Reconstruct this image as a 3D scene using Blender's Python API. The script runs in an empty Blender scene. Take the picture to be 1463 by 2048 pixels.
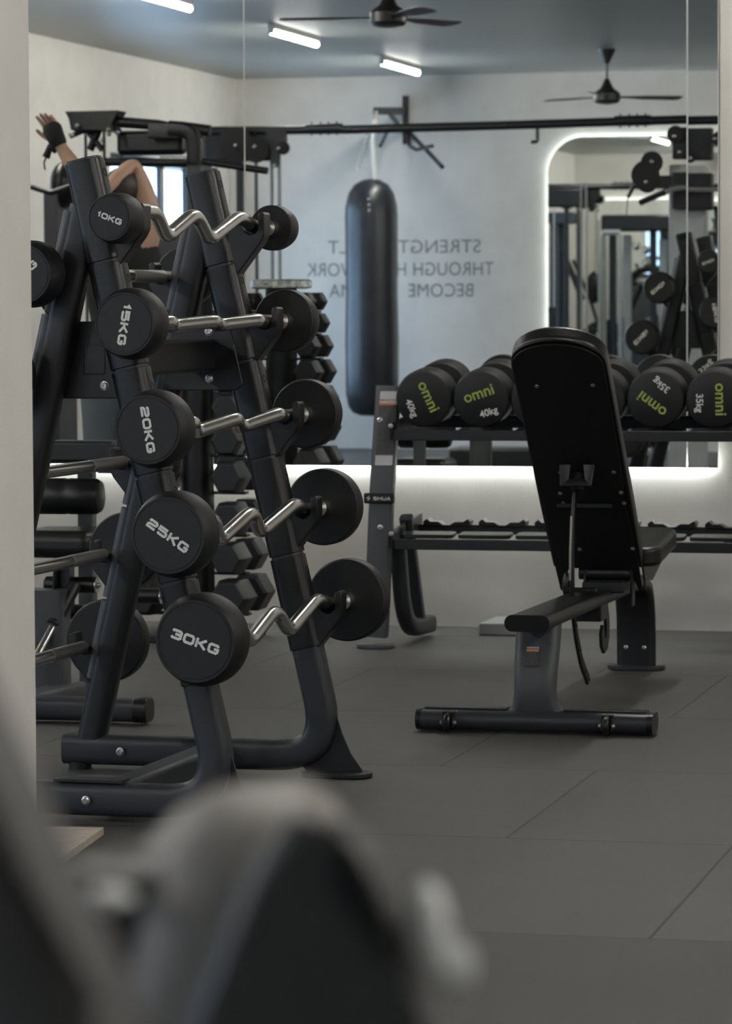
import bpy, bmesh, math, random
from mathutils import Vector as V, Matrix, Euler
PI = math.pi
random.seed(7)
scn = bpy.context.scene
COL = scn.collection
rad = math.radians

# ------------------------------------------------------------ camera
FPX, HCAM, YH = 7000.0, 1.2, 610.0
YAW = math.atan(1720 / FPX); PITCH = math.atan((1024 - YH) / FPX); ROLL = -0.005
F0 = V((-math.sin(YAW), math.cos(YAW), 0)); R0 = V((math.cos(YAW), math.sin(YAW), 0))
FW = F0 * math.cos(PITCH) + V((0, 0, -math.sin(PITCH)))
U0 = R0.cross(FW)
RT = R0 * math.cos(ROLL) + U0 * math.sin(ROLL); UP = RT.cross(FW)
CAM = V((0, 0, HCAM))
cd = bpy.data.cameras.new('camera'); cam = bpy.data.objects.new('camera', cd); COL.objects.link(cam)
cam.matrix_world = Matrix(((RT.x, UP.x, -FW.x, CAM.x), (RT.y, UP.y, -FW.y, CAM.y), (RT.z, UP.z, -FW.z, CAM.z), (0, 0, 0, 1)))
cd.sensor_fit = 'VERTICAL'; cd.sensor_height = 36; cd.lens = FPX / 2048 * 36
cd.clip_start = 0.05; cd.clip_end = 200
cd.dof.use_dof = True; cd.dof.focus_distance = 8.3; cd.dof.aperture_fstop = 10; cd.dof.aperture_blades = 0
scn.camera = cam
scn.view_settings.view_transform = 'Standard'; scn.view_settings.look = 'None'
scn.view_settings.gamma = 1; scn.view_settings.use_curve_mapping = False
scn.view_settings.exposure = 0.14
scn.cycles.max_bounces = 12; scn.cycles.glossy_bounces = 8; scn.cycles.diffuse_bounces = 4
scn.cycles.sample_clamp_indirect = 6.0

# world: a pale overcast sky outside the windows
w = bpy.data.worlds.new('world'); scn.world = w; w.use_nodes = True
w.node_tree.nodes['Background'].inputs[0].default_value = (0.62, 0.76, 1.0, 1)
w.node_tree.nodes['Background'].inputs[1].default_value = 1.2

# ------------------------------------------------------------ room dimensions
WY = 12.722            # front wall (mirror wall)
BY = -3.093            # back wall
LX, RX = -8.1, 3.2
CZ = 3.10
MIRY = WY - 0.034      # mirror face
MB0, MB1 = 0.60, 2.52  # mirror bottom and top

def ray(px, py): return FW + RT * ((px - 731.5) / FPX) + UP * ((1024 - py) / FPX)
def at(px, py, Y):
    r = ray(px, py); return CAM + r * (Y / r.y)
def vat(px, py, Yv):   # the real place of a thing seen in the wall mirror
    p = at(px, py, Yv); return V((p.x, 2 * MIRY - p.y, p.z))
def vat2(px, py, Yv):  # the real place of a thing seen in the round-cornered mirror through the wall mirror
    p = at(px, py, Yv); return V((p.x, p.y - 2 * (MIRY - (BY + 0.03)), p.z))

# ------------------------------------------------------------ daylight (left wall window, and an unseen one added for its light)
def area(name, loc, rot, sx, sy, power, col):
    l = bpy.data.lights.new(name, 'AREA'); l.shape = 'RECTANGLE'; l.size = sx; l.size_y = sy
    l.energy = power; l.color = col
    o = bpy.data.objects.new(name, l); COL.objects.link(o); o.location = loc; o.rotation_euler = rot
    return o
area('window_daylight', (LX - 0.25, -1.1, 1.35), (0, -PI / 2, 0), 1.9, 2.9, 85, (0.55, 0.74, 1.0))
area('window_daylight', (LX - 0.25, 5.2, 1.5), (0, -PI / 2, 0), 1.9, 3.6, 50, (0.55, 0.74, 1.0))  # daylight of the second window, which is unseen and added
TUBE_E = 175.0
LED_E = 44.0

# ------------------------------------------------------------ materials
MATS = {}
def mat(name, col, rough=0.5, metal=0.0, noise=None, bump=None, emit=None, spec=0.5, coat=0.0, scale=60.0, sheen=0.0):
    if name in MATS: return MATS[name]
    m = bpy.data.materials.new(name); m.use_nodes = True; nt = m.node_tree; N = nt.nodes; L = nt.links
    b = N['Principled BSDF']
    b.inputs['Base Color'].default_value = (*col, 1); b.inputs['Roughness'].default_value = rough
    b.inputs['Metallic'].default_value = metal; b.inputs['Specular IOR Level'].default_value = spec
    b.inputs['Coat Weight'].default_value = coat
    tc = N.new('ShaderNodeTexCoord')
    if noise:
        n = N.new('ShaderNodeTexNoise'); n.inputs['Scale'].default_value = scale; n.inputs['Detail'].default_value = 5
        L.new(tc.outputs['Object'], n.inputs['Vector'])
        r = N.new('ShaderNodeValToRGB'); r.color_ramp.elements[0].position = 0.35; r.color_ramp.elements[1].position = 0.65
        r.color_ramp.elements[0].color = (*[c * (1 - noise) for c in col], 1)
        r.color_ramp.elements[1].color = (*[min(1, c * (1 + noise)) for c in col], 1)
        L.new(n.outputs['Fac'], r.inputs['Fac']); L.new(r.outputs['Color'], b.inputs['Base Color'])
    if bump:
        n2 = N.new('ShaderNodeTexNoise'); n2.inputs['Scale'].default_value = bump[1]; n2.inputs['Detail'].default_value = 3
        L.new(tc.outputs['Object'], n2.inputs['Vector'])
        bp = N.new('ShaderNodeBump'); bp.inputs['Strength'].default_value = bump[0]; bp.inputs['Distance'].default_value = 0.002
        L.new(n2.outputs['Fac'], bp.inputs['Height']); L.new(bp.outputs['Normal'], b.inputs['Normal'])
    if emit:
        b.inputs['Emission Color'].default_value = (*emit[0], 1); b.inputs['Emission Strength'].default_value = emit[1]
    MATS[name] = m; return m
POWDER = mat('black powder coated steel', (0.0095, 0.010, 0.012), 0.34, bump=(0.2, 900), spec=0.5)
SLEEVE = mat('black plastic sleeve', (0.006, 0.006, 0.0066), 0.30, bump=(0.2, 500))
GREYP = mat('charcoal grey powder coated steel', (0.068, 0.072, 0.080), 0.40, bump=(0.2, 900))
BASEP = mat('dark grey powder coated steel', (0.028, 0.031, 0.037), 0.34, bump=(0.2, 900))
RUBBER = mat('matte black rubber', (0.0055, 0.0055, 0.0065), 0.48, bump=(0.35, 700), noise=0.15, scale=300)
RUBRIM = mat('worn black rubber rim', (0.026, 0.025, 0.025), 0.5, bump=(0.35, 700))
HEXR = mat('dark rubber hex head', (0.009, 0.0095, 0.012), 0.45, bump=(0.3, 700))
CHROME = mat('brushed chrome steel', (0.74, 0.72, 0.69), 0.20, 1.0, bump=(0.05, 300))
KNURL = mat('knurled steel grip', (0.40, 0.39, 0.37), 0.36, 1.0, bump=(0.5, 1500))
BOLT = mat('zinc bolt', (0.6, 0.6, 0.58), 0.25, 1.0)
VINYL = mat('black vinyl upholstery', (0.0075, 0.008, 0.008), 0.33, bump=(0.25, 350))
PLATEB = mat('black backrest plate', (0.0028, 0.0028, 0.0034), 0.6)
WHITE = mat('off white print', (0.74, 0.72, 0.69), 0.6)
GREEN = mat('lime green print', (0.36, 0.44, 0.10), 0.6)
ORANGE = mat('orange label print', (0.60, 0.20, 0.09), 0.6)
LABELD = mat('dark grey label print', (0.05, 0.05, 0.052), 0.6, noise=0.7, scale=420)
LABELW = mat('pale label paper', (0.5, 0.5, 0.5), 0.6, noise=0.12, scale=300)
WALL = mat('warm white wall paint', (0.62, 0.60, 0.565), 0.75, bump=(0.3, 160), noise=0.04, scale=5)
CEIL = mat('pale grey green ceiling paint', (0.27, 0.295, 0.285), 0.38, noise=0.04, scale=1.2)
PILLAR = mat('white pillar paint', (0.76, 0.735, 0.70), 0.7, bump=(0.3, 200), noise=0.025, scale=6)
WOOD = mat('pale plywood', (0.46, 0.40, 0.34), 0.6, noise=0.12, scale=25)
TUBE = mat('lit lamp tube', (1, 1, 1), 0.5, emit=((1.0, 0.96, 0.90), TUBE_E))
LEDM = mat('lit led strip', (1, 1, 1), 0.5, emit=((0.95, 1.0, 0.97), LED_E))
FIXT = mat('white lamp housing', (0.6, 0.6, 0.6), 0.5)
FANM = mat('dark brown fan enamel', (0.018, 0.017, 0.016), 0.4)
BAGM = mat('black punching bag leather', (0.018, 0.020, 0.025), 0.30, bump=(0.12, 120), noise=0.2, scale=8)
STRAP = mat('white webbing', (0.55, 0.55, 0.53), 0.7, bump=(0.5, 300))
TEXTW = mat('grey wall lettering', (0.20, 0.20, 0.19), 0.6)
SHROUD = mat('light grey machine shroud', (0.34, 0.35, 0.34), 0.35, noise=0.08, scale=9)
BLUEG = mat('dark blue grey machine paint', (0.05, 0.062, 0.085), 0.4)
SKIN = mat('skin', (0.50, 0.30, 0.22), 0.5, noise=0.06, scale=12)
HAIR = mat('dark brown hair', (0.035, 0.024, 0.02), 0.5, noise=0.3, scale=60, bump=(0.6, 120))
CLOTHB = mat('black cloth', (0.012, 0.012, 0.013), 0.85)
CLOTHG = mat('blue grey leggings', (0.13, 0.16, 0.19), 0.8)
ACRY = mat('clear acrylic rim', (0.55, 0.6, 0.58), 0.12, 0.6, noise=0.45, scale=60)
FGREY = mat('dark moulded plastic', (0.060, 0.058, 0.057), 0.48)
FBEIGE = mat('taupe grey plastic', (0.25, 0.225, 0.205), 0.5)
SATIN = mat('satin silver metal', (0.85, 0.87, 0.86), 0.35, 0.1)
def mirror_mat():
    m = bpy.data.materials.new('mirror glass'); m.use_nodes = True; N = m.node_tree.nodes; L = m.node_tree.links
    N.remove(N['Principled BSDF'])
    g = N.new('ShaderNodeBsdfGlossy'); g.inputs['Color'].default_value = (0.86, 0.885, 0.87, 1); g.inputs['Roughness'].default_value = 0.0
    L.new(g.outputs[0], N['Material Output'].inputs['Surface']); return m
MIRROR = mirror_mat()
EDGE = mat('polished glass edge', (0.80, 0.84, 0.82), 0.3, 0.0)

def floor_mat():
    m = bpy.data.materials.new('rubber floor tiles'); m.use_nodes = True; nt = m.node_tree; N = nt.nodes; L = nt.links
    b = N['Principled BSDF']; b.inputs['Roughness'].default_value = 0.55
    tc = N.new('ShaderNodeTexCoord'); sp = N.new('ShaderNodeSeparateXYZ'); L.new(tc.outputs['Object'], sp.inputs[0])
    def math_(op, a, c=None, d=None):
        n = N.new('ShaderNodeMath'); n.operation = op
        for i, v in enumerate((a, c, d)):
            if v is None: continue
            if isinstance(v, (int, float)): n.inputs[i].default_value = v
            else: L.new(v, n.inputs[i])
        return n.outputs[0]
    P = 1.172
    yy = math_('DIVIDE', math_('SUBTRACT', sp.outputs['Y'], 6.50), P)
    row = math_('FLOOR', yy); fy = math_('FRACT', yy)
    # staggered rows: the seam jumps between two offsets, the fourth row a half tile back
    par = math_('MODULO', math_('ADD', row, 40), 2.0)
    r3 = math_('COMPARE', row, 3.0, 0.1); r1 = math_('COMPARE', row, 1.0, 0.1); r2 = math_('COMPARE', row, 2.0, 0.1); r4 = math_('COMPARE', row, 4.0, 0.1); r0 = math_('COMPARE', row, 0.0, 0.1); r5 = math_('COMPARE', row, 5.0, 0.1)
    off = math_('MULTIPLY', par, 0.45)
    for rr, sx_, pr in ((r0, -1.05, 0), (r1, -1.565, 1), (r2, -1.975, 0), (r3, -1.555, 1), (r4, -1.975, 0), (r5, -2.46, 1)):
        off = math_('ADD', off, math_('MULTIPLY', rr, sx_ - pr * 0.45))
    xx = math_('DIVIDE', math_('SUBTRACT', sp.outputs['X'], off), P)
    fx = math_('FRACT', math_('ADD', xx, 20.0))
    ex = math_('MINIMUM', fx, math_('SUBTRACT', 1.0, fx)); ey = math_('MINIMUM', fy, math_('SUBTRACT', 1.0, fy))
    e = math_('MINIMUM', ex, math_('MULTIPLY', ey, 0.75))
    seam = math_('SMOOTH_MIN', 1.0, math_('DIVIDE', e, 0.0042), 0.05)
    # per tile tone
    cmb = N.new('ShaderNodeCombineXYZ'); L.new(math_('FLOOR', math_('ADD', xx, 20.0)), cmb.inputs[0]); L.new(row, cmb.inputs[1])
    wn = N.new('ShaderNodeTexWhiteNoise'); wn.noise_dimensions = '3D'; L.new(cmb.outputs[0], wn.inputs['Vector'])
    n1 = N.new('ShaderNodeTexNoise'); n1.inputs['Scale'].default_value = 2.2; n1.inputs['Detail'].default_value = 6; n1.inputs['Distortion'].default_value = 1.0
    n2 = N.new('ShaderNodeTexNoise'); n2.inputs['Scale'].default_value = 420; n2.inputs['Detail'].default_value = 2
    mp = N.new('ShaderNodeMapping'); mp.inputs['Rotation'].default_value = (0, 0, 0.9); mp.inputs['Scale'].default_value = (26, 3, 1)
    n3 = N.new('ShaderNodeTexNoise'); n3.inputs['Scale'].default_value = 1.0; n3.inputs['Detail'].default_value = 6; n3.inputs['Distortion'].default_value = 2.0
    for n in (n1, n2): L.new(tc.outputs['Object'], n.inputs['Vector'])
    L.new(tc.outputs['Object'], mp.inputs[0]); L.new(mp.outputs[0], n3.inputs['Vector'])
    v = math_('ADD', math_('MULTIPLY', n1.outputs['Fac'], 0.030), math_('MULTIPLY', n2.outputs['Fac'], 0.030))
    v = math_('ADD', v, math_('MULTIPLY', n3.outputs['Fac'], 0.020))
    v = math_('ADD', v, math_('MULTIPLY', wn.outputs['Value'], 0.012))
    v = math_('ADD', v, 0.026)
    v = math_('MULTIPLY', v, math_('SUBTRACT', 1.0, math_('MULTIPLY', math_('COMPARE', row, -1.0, 0.1), 0.45)))
    v = math_('MULTIPLY', v, math_('ADD', 0.12, math_('MULTIPLY', seam, 0.88)))
    c2 = N.new('ShaderNodeCombineColor'); L.new(v, c2.inputs[0]); L.new(math_('MULTIPLY', v, 0.985), c2.inputs[1]); L.new(math_('MULTIPLY', v, 0.95), c2.inputs[2])
    L.new(c2.outputs[0], b.inputs['Base Color'])
    bp = N.new('ShaderNodeBump'); bp.inputs['Strength'].default_value = 0.5; bp.inputs['Distance'].default_value = 0.002
    L.new(math_('ADD', math_('MULTIPLY', n2.outputs['Fac'], 0.5), seam), bp.inputs['Height']); L.new(bp.outputs['Normal'], b.inputs['Normal'])
    return m
FLOORM = floor_mat()

# ------------------------------------------------------------ mesh helpers
def circle(r, n=16): return [(r * math.cos(2 * PI * i / n), r * math.sin(2 * PI * i / n)) for i in range(n)]
def rrect(a, b, r, n=4):
    a, b = a / 2, b / 2; r = min(r, a * 0.999, b * 0.999); out = []
    for cx_, cy_, s in ((a - r, b - r, 0), (-a + r, b - r, 1), (-a + r, -b + r, 2), (a - r, -b + r, 3)):
        for i in range(n + 1):
            t = PI / 2 * (s + i / n); out.append((cx_ + r * math.cos(t), cy_ + r * math.sin(t)))
    return out
def fillet(pts, r, n=6):
    """round the corners of an open 3D polyline"""
    pts = [V(p) for p in pts]; out = [pts[0]]
    for i in range(1, len(pts) - 1):
        a, b, c = pts[i - 1], pts[i], pts[i + 1]
        d1 = (a - b); d2 = (c - b); rr = min(r, d1.length * 0.49, d2.length * 0.49)
        p0 = b + d1.normalized() * rr; p1 = b + d2.normalized() * rr
        for k in range(n + 1):
            t = k / n; out.append(p0 * (1 - t) ** 2 + b * 2 * t * (1 - t) + p1 * t ** 2)
    out.append(pts[-1]); return out

class MB:
    def __init__(s): s.bm = bmesh.new()
    def rings(s, rs, close=True, caps=True):
        vs = [[s.bm.verts.new(p) for p in r] for r in rs]; n = len(vs[0])
        for a, b in zip(vs, vs[1:]):
            for i in range(n if close else n - 1):
                j = (i + 1) % n
                try: s.bm.faces.new((a[i], a[j], b[j], b[i]))
                except ValueError: pass
        if caps:
            s.bm.faces.new(vs[0][::-1]); s.bm.faces.new(vs[-1])
        return s
    def box(s, c, d, R=None):
        c = V(c); h = V(d) / 2
        co = [V((x * h.x, y * h.y, z * h.z)) for z in (-1, 1) for y in (-1, 1) for x in (-1, 1)]
        if R is not None: co = [R @ p for p in co]
        v = [s.bm.verts.new(c + p) for p in co]
        for f in ((0, 2, 3, 1), (4, 5, 7, 6), (0, 1, 5, 4), (2, 6, 7, 3), (0, 4, 6, 2), (1, 3, 7, 5)): s.bm.faces.new([v[i] for i in f])
        return s
    def sweep(s, path, sec, side=None, scl=None):
        """sec (a,b): a along side, b along tangent x side"""
        path = [V(p) for p in path]; rs = []
        sd = V(side).normalized() if side is not None else None
        for i, p in enumerate(path):
            if i == 0: t = path[1] - p
            elif i == len(path) - 1: t = p - path[-2]
            else: t = (path[i + 1] - p).normalized() + (p - path[i - 1]).normalized()
            t.normalize()
            if sd is None: sd = t.orthogonal().normalized()
            a = sd - t * sd.dot(t); a.normalize(); b = t.cross(a)
            if side is None: sd = a
            k = 1
            if 0 < i < len(path) - 1:
                c_ = max(0.35, math.sqrt(max(0, (1 + (path[i + 1] - p).normalized().dot((p - path[i - 1]).normalized())) / 2)))
            q = scl[i] if scl else 1
            rs.append([p + a * (x * q) + b * (y * q) for x, y in sec])
        return s.rings(rs)
    def tube(s, path, r, n=14, side=None): return s.sweep(path, circle(r, n), side)
    def cyl(s, p0, p1, r0, r1=None, n=20):
        p0, p1 = V(p0), V(p1); r1 = r0 if r1 is None else r1; t = (p1 - p0).normalized(); a = t.orthogonal().normalized(); b = t.cross(a)
        return s.rings([[p + (a * math.cos(2 * PI * i / n) + b * math.sin(2 * PI * i / n)) * r for i in range(n)] for p, r in ((p0, r0), (p1, r1))])
    def lathe(s, prof, o=(0, 0, 0), axis=(0, 0, 1), n=32, up=None):
        """prof: (radius, height)"""
        o = V(o); t = V(axis).normalized(); a = V(up) if up else t.orthogonal().normalized(); b = t.cross(a)
        rs = [[o + t * h + (a * math.cos(2 * PI * i / n) + b * math.sin(2 * PI * i / n)) * max(r, 1e-4) for i in range(n)] for r, h in prof]
        return s.rings(rs)
    def prism(s, pts, o, ux, uy, depth):
        """flat outline pts (u,v) extruded by the vector depth, centred on the plane"""
        o = V(o); ux = V(ux); uy = V(uy); d = V(depth)
        a = [s.bm.verts.new(o + ux * u + uy * v - d / 2) for u, v in pts]
        b = [s.bm.verts.new(o + ux * u + uy * v + d / 2) for u, v in pts]
        n = len(pts); s.bm.faces.new(a[::-1]); s.bm.faces.new(b)
        for i in range(n):
            j = (i + 1) % n; s.bm.faces.new((a[i], a[j], b[j], b[i]))
        return s
    def ball(s, c, r, sx=1, sy=1, sz=1, n=16):
        m = Matrix.Translation(V(c)) @ Matrix.Diagonal((r * sx, r * sy, r * sz, 1))
        bmesh.ops.create_uvsphere(s.bm, u_segments=n, v_segments=n // 2 + 2, radius=1, matrix=m); return s
    def build(s, name, m, parent=None, bevel=0, seg=2, sharp=32, subsurf=0):
        bmesh.ops.recalc_face_normals(s.bm, faces=s.bm.faces)
        ang = rad(sharp)
        for e in s.bm.edges:
            if len(e.link_faces) == 2 and e.calc_face_angle(0) > ang: e.smooth = False
        for f in s.bm.faces: f.smooth = True
        me = bpy.data.meshes.new(name); s.bm.to_mesh(me); s.bm.free()
        me.materials.append(m)
        o = bpy.data.objects.new(name, me); COL.objects.link(o)
        if parent is not None: o.parent = parent
        if bevel:
            b = o.modifiers.new('bevel', 'BEVEL'); b.width = bevel; b.segments = seg; b.limit_method = 'ANGLE'; b.angle_limit = rad(35); b.harden_normals = True
        if subsurf:
            b = o.modifiers.new('subsurf', 'SUBSURF'); b.levels = subsurf; b.render_levels = subsurf
        return o

def tag(o, label=None, cat=None, group=None, kind=None):
    if label: o['label'] = label
    if cat: o['category'] = cat
    if group: o['group'] = group
    if kind: o['kind'] = kind
    return o
def thing(name, label, cat, loc=(0, 0, 0), rz=0, group=None):
    o = bpy.data.objects.new(name, None); COL.objects.link(o); o.location = loc; o.rotation_euler = (0, 0, rz); o.empty_display_size = 0.1
    return tag(o, label, cat, group)
def struct(name, mb, m, **k): return tag(mb.build(name, m, **k), kind='structure')
def dup(root, loc=None, rot=None, label=None, scale=None):
    r = root.copy(); COL.objects.link(r)
    if loc is not None: r.location = loc
    if rot is not None: r.rotation_euler = rot
    if scale is not None: r.scale = scale
    if label: r['label'] = label
    for ch in list(root.children):
        c = ch.copy(); COL.objects.link(c); c.parent = r
        for g in list(ch.children):
            d = g.copy(); COL.objects.link(d); d.parent = c
    return r
SPLIT = {'bolt', 'pin_hole', 'pulley_bolt', 'pulley', 'knob', 'end_cap', 'grip', 'rivet', 'axle', 'eyes', 'hinge_bracket', 'hinge_pin', 'mounting_rail', 'bench_foot', 'wheel_bracket', 'swivel_pulley', 'pulley_yoke', 'screw', 'pivot_block', 'roller_bracket', 'seat_bracket'}
def sub(mb, name, m, parent, label=None, **k):
    if name in SPLIT:
        bm = mb.bm; bm.verts.index_update(); bm.verts.ensure_lookup_table(); seen = set(); comps = []
        for v in bm.verts:
            if v.index in seen: continue
            st = [v]; seen.add(v.index); c = []
            while st:
                q = st.pop(); c.append(q)
                for e in q.link_edges:
                    w_ = e.other_vert(q)
                    if w_.index not in seen: seen.add(w_.index); st.append(w_)
            comps.append(c)
        if len(comps) > 1:
            for c in comps:
                n_ = MB(); mp_ = {v: n_.bm.verts.new(v.co) for v in c}
                for f in bm.faces:
                    if f.verts[0] in mp_: n_.bm.faces.new([mp_[v] for v in f.verts])
                o = n_.build({'eyes': 'eye'}.get(name, name), m, parent, **k)
                if label: o['label'] = label
            bm.free(); return o
    o = mb.build(name, m, parent, **k)
    if label: o['label'] = label
    return o

# ---- lettering: wide squared strokes for the weight marks, a rounded sans for the rest
GL = {
 '0': [[(0, .15), (.15, 0), (.85, 0), (1, .15), (1, .65), (.85, .8), (.15, .8), (0, .65), (0, .15)]],
 '1': [[(.12, .56), (.42, .8), (.42, 0)]],
 '2': [[(0, .62), (.12, .8), (.85, .8), (1, .68), (1, .52), (.85, .42), (.15, .36), (0, .24), (0, 0), (1.02, 0)]],
 '3': [[(0, .66), (.12, .8), (.85, .8), (1, .68), (1, .52), (.86, .42), (.35, .42)], [(.86, .42), (1, .3), (1, .12), (.85, 0), (.12, 0), (0, .13)]],
 '5': [[(1, .8), (0, .8), (0, .47), (.85, .47), (1, .35), (1, .12), (.85, 0), (.12, 0), (0, .13)]],
 'K': [[(0, -.1), (0, .9)], [(1, .9), (.35, .42), (1.05, -.1)], [(0, .42), (.4, .42)]],
 'G': [[(1, .63), (.86, .8), (.15, .8), (0, .65), (0, .15), (.15, 0), (.86, 0), (1, .14), (1, .38), (.55, .38)]],
 'H': [[(0, -.1), (0, .9)], [(1, -.1), (1, .9)], [(0, .4), (1, .4)]],
 'S': [[(1, .66), (.86, .8), (.12, .8), (0, .68), (0, .52), (.14, .42), (.86, .38), (1, .28), (1, .12), (.86, 0), (.12, 0), (0, .14)]],
 'U': [[(0, .9), (0, .15), (.15, 0), (.85, 0), (1, .15), (1, .9)]],
 'A': [[(0, -.1), (.5, .85), (1, -.1)], [(.3, .2), (.7, .2)]],
 'Z': [[(.7, .95), (.1, .45), (.85, .45), (.3, -.1)]],
}
WID = {'1': .55}
def stroke_text(mb, txt, o, ux, uy, nrm, width, thick=.29, gap=.42, rise=0.0006):
    """letters made of flat ribbons lying just proud of a face; centred on o"""
    o = V(o); ux = V(ux); uy = V(uy); nrm = V(nrm)
    tot = sum(WID.get(c, 1) + gap for c in txt) - gap; k = width / (tot + thick); x = -tot / 2
    lift = 0
    for c in txt:
        for st in GL[c]:
            P = [V((x + a, b - .4)) for a, b in st]; closed = (P[0] - P[-1]).length < 1e-6
            if closed: P = P[:-1]
            L_, R_ = [], []; n = len(P)
            for i in range(n):
                d1 = (P[i] - P[i - 1]).normalized() if (i > 0 or closed) else (P[1] - P[0]).normalized()
                d2 = (P[(i + 1) % n] - P[i]).normalized() if (i < n - 1 or closed) else (P[-1] - P[-2]).normalized()
                t = (d1 + d2).normalized(); nn = V((-t.y, t.x)); q = thick / 2 / max(.5, nn.dot(V((-d1.y, d1.x))))
                L_.append(P[i] + nn * q); R_.append(P[i] - nn * q)
            z = rise + lift * 0.00005; lift = 1 - lift
            for i in range(n if closed else n - 1):
                j = (i + 1) % n
                q = [mb.bm.verts.new(o + ux * (p.x * k) + uy * (p.y * k) + nrm * z) for p in (L_[i], L_[j], R_[j], R_[i])]
                mb.bm.faces.new(q)
        x += WID.get(c, 1) + gap
    return mb
def font_text(mb, txt, o, ux, uy, nrm, size, bold=0.0, sx=1.0, align='CENTER', rise=0.0008, spacing=1.0):
    cu = bpy.data.curves.new('t', 'FONT'); cu.body = txt; cu.size = size; cu.align_x = align; cu.align_y = 'CENTER'; cu.offset = bold * size; cu.space_character = spacing
    cu.resolution_u = 4
    ob = bpy.data.objects.new('t', cu); COL.objects.link(ob); dg = bpy.context.evaluated_depsgraph_get(); me = bpy.data.meshes.new_from_object(ob.evaluated_get(dg))
    o = V(o); ux = V(ux); uy = V(uy); nrm = V(nrm)
    vs = [mb.bm.verts.new(o + ux * (v.co.x * sx) + uy * v.co.y + nrm * rise) for v in me.vertices]
    for p in me.polygons:
        try: mb.bm.faces.new([vs[i] for i in p.vertices])
        except ValueError: pass
    bpy.data.objects.remove(ob); bpy.data.curves.remove(cu); bpy.data.meshes.remove(me); return mb
def rot2(ux, uy, deg):
    """turn the pair clockwise as seen by a reader"""
    a = rad(deg); ux = V(ux); uy = V(uy)
    return ux * math.cos(a) - uy * math.sin(a), ux * math.sin(a) + uy * math.cos(a)

def bolt(mb, p, nrm, r=.008, h=.005):
    p = V(p); n = V(nrm).normalized()
    mb.lathe([(r * 1.25, 0), (r * 1.25, h * .25), (r, h * .3), (r, h * .8), (r * .75, h), (r * .45, h), (r * .4, h * .5), (0, h * .5)], p, n, 14); return mb

# =========================================================== the room
T = .12
struct('floor', MB().box(((LX + RX) / 2, (WY + BY) / 2, -.05), (RX - LX + 2 * T, WY - BY + 2 * T, .10)), FLOORM)
struct('ceiling', MB().box(((LX + RX) / 2, (WY + BY) / 2, CZ + .05), (RX - LX + 2 * T, WY - BY + 2 * T, .10)), CEIL)
struct('wall_front', MB().box(((LX + RX) / 2, WY + T / 2, CZ / 2), (RX - LX + 2 * T, T, CZ)), WALL)
struct('wall_back', MB().box(((LX + RX) / 2, BY - T / 2, CZ / 2), (RX - LX + 2 * T, T, CZ)), WALL)
struct('wall_right', MB().box((RX + T / 2, (WY + BY) / 2, CZ / 2), (T, WY - BY, CZ)), WALL)
WIN = [(-2.55, .35, .35, 2.35), (3.4, 7.0, .5, 2.4)]  # second window is out of view, added for bluish light from the left
mb = MB(); y0 = BY
for a, b, z0, z1 in WIN:
    mb.box((LX - T / 2, (y0 + a) / 2, CZ / 2), (T, a - y0, CZ)); mb.box((LX - T / 2, (a + b) / 2, z0 / 2), (T, b - a, z0)); mb.box((LX - T / 2, (a + b) / 2, (z1 + CZ) / 2), (T, b - a, CZ - z1)); y0 = b
mb.box((LX - T / 2, (y0 + WY) / 2, CZ / 2), (T, WY - y0, CZ))
struct('wall_left', mb, WALL)
GLASS = bpy.data.materials.new('window glass'); GLASS.use_nodes = True
N = GLASS.node_tree.nodes; L = GLASS.node_tree.links; N.remove(N['Principled BSDF'])
g1 = N.new('ShaderNodeBsdfTransparent'); g2 = N.new('ShaderNodeBsdfGlossy'); g2.inputs['Roughness'].default_value = .02; mx = N.new('ShaderNodeMixShader'); mx.inputs[0].default_value = .08
g1.inputs[0].default_value = (.9, .95, .98, 1); L.new(g1.outputs[0], mx.inputs[1]); L.new(g2.outputs[0], mx.inputs[2]); L.new(mx.outputs[0], N['Material Output'].inputs[0])
for k, (a, b, z0, z1) in enumerate(WIN):
    mb = MB(); f = .05
    for c, d in ((((a + b) / 2, z0 + f / 2), (b - a, f)), (((a + b) / 2, z1 - f / 2), (b - a, f)), ((a + f / 2, (z0 + z1) / 2), (f, z1 - z0 - 2 * f)), ((b - f / 2, (z0 + z1) / 2), (f, z1 - z0 - 2 * f)), (((a + b) / 2, (z0 + z1) / 2), (f, z1 - z0 - 2 * f)), ((a * .75 + b * .25, (z0 + z1) / 2), (f * 2, z1 - z0 - 2 * f)), ((a * .25 + b * .75, (z0 + z1) / 2), (f * 2, z1 - z0 - 2 * f)), (((a + b) / 2, z1 * .72 + z0 * .28), (b - a - 2 * f, f))):
        mb.box((LX - .06, c[0], c[1]), (.05, d[0], d[1]))
    fr = struct('window_%d' % (k + 1), mb, POWDER)
    sub(MB().box((LX - .06, (a + b) / 2, (z0 + z1) / 2), (.006, b - a - .1, z1 - z0 - .1)), 'pane', GLASS, fr)
# white pillar on the left, its far corner in view
PX1 = at(75, 1640, 6.70).x
PIL0 = PX1
struct('trim_1', MB().box((PX1 - .10, 6.53, CZ / 2), (.20, .34, CZ)), PILLAR, bevel=.004)
p = at(205, 1670, 7.5)
bd = thing('floor_board', 'pale plywood board corner lying on the floor at the pillar foot', 'board', (0, 0, 0))
sub(MB().prism([(-2.80, 7.50), (at(205, 1671, 7.52).x, 7.53), (at(128, 1728, 7.12).x + .005, 7.08), (-2.80, 7.06)], (0, 0, .009), (1, 0, 0), (0, 1, 0), (0, 0, .018)), 'board_panel', WOOD, bd, bevel=.0015)
bpy.data.objects['board_panel'].parent = None
b_ = bpy.data.objects['board_panel']; b_.name = 'plywood_board'; tag(b_, bd['label'], 'board'); bpy.data.objects.remove(bd)

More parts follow.
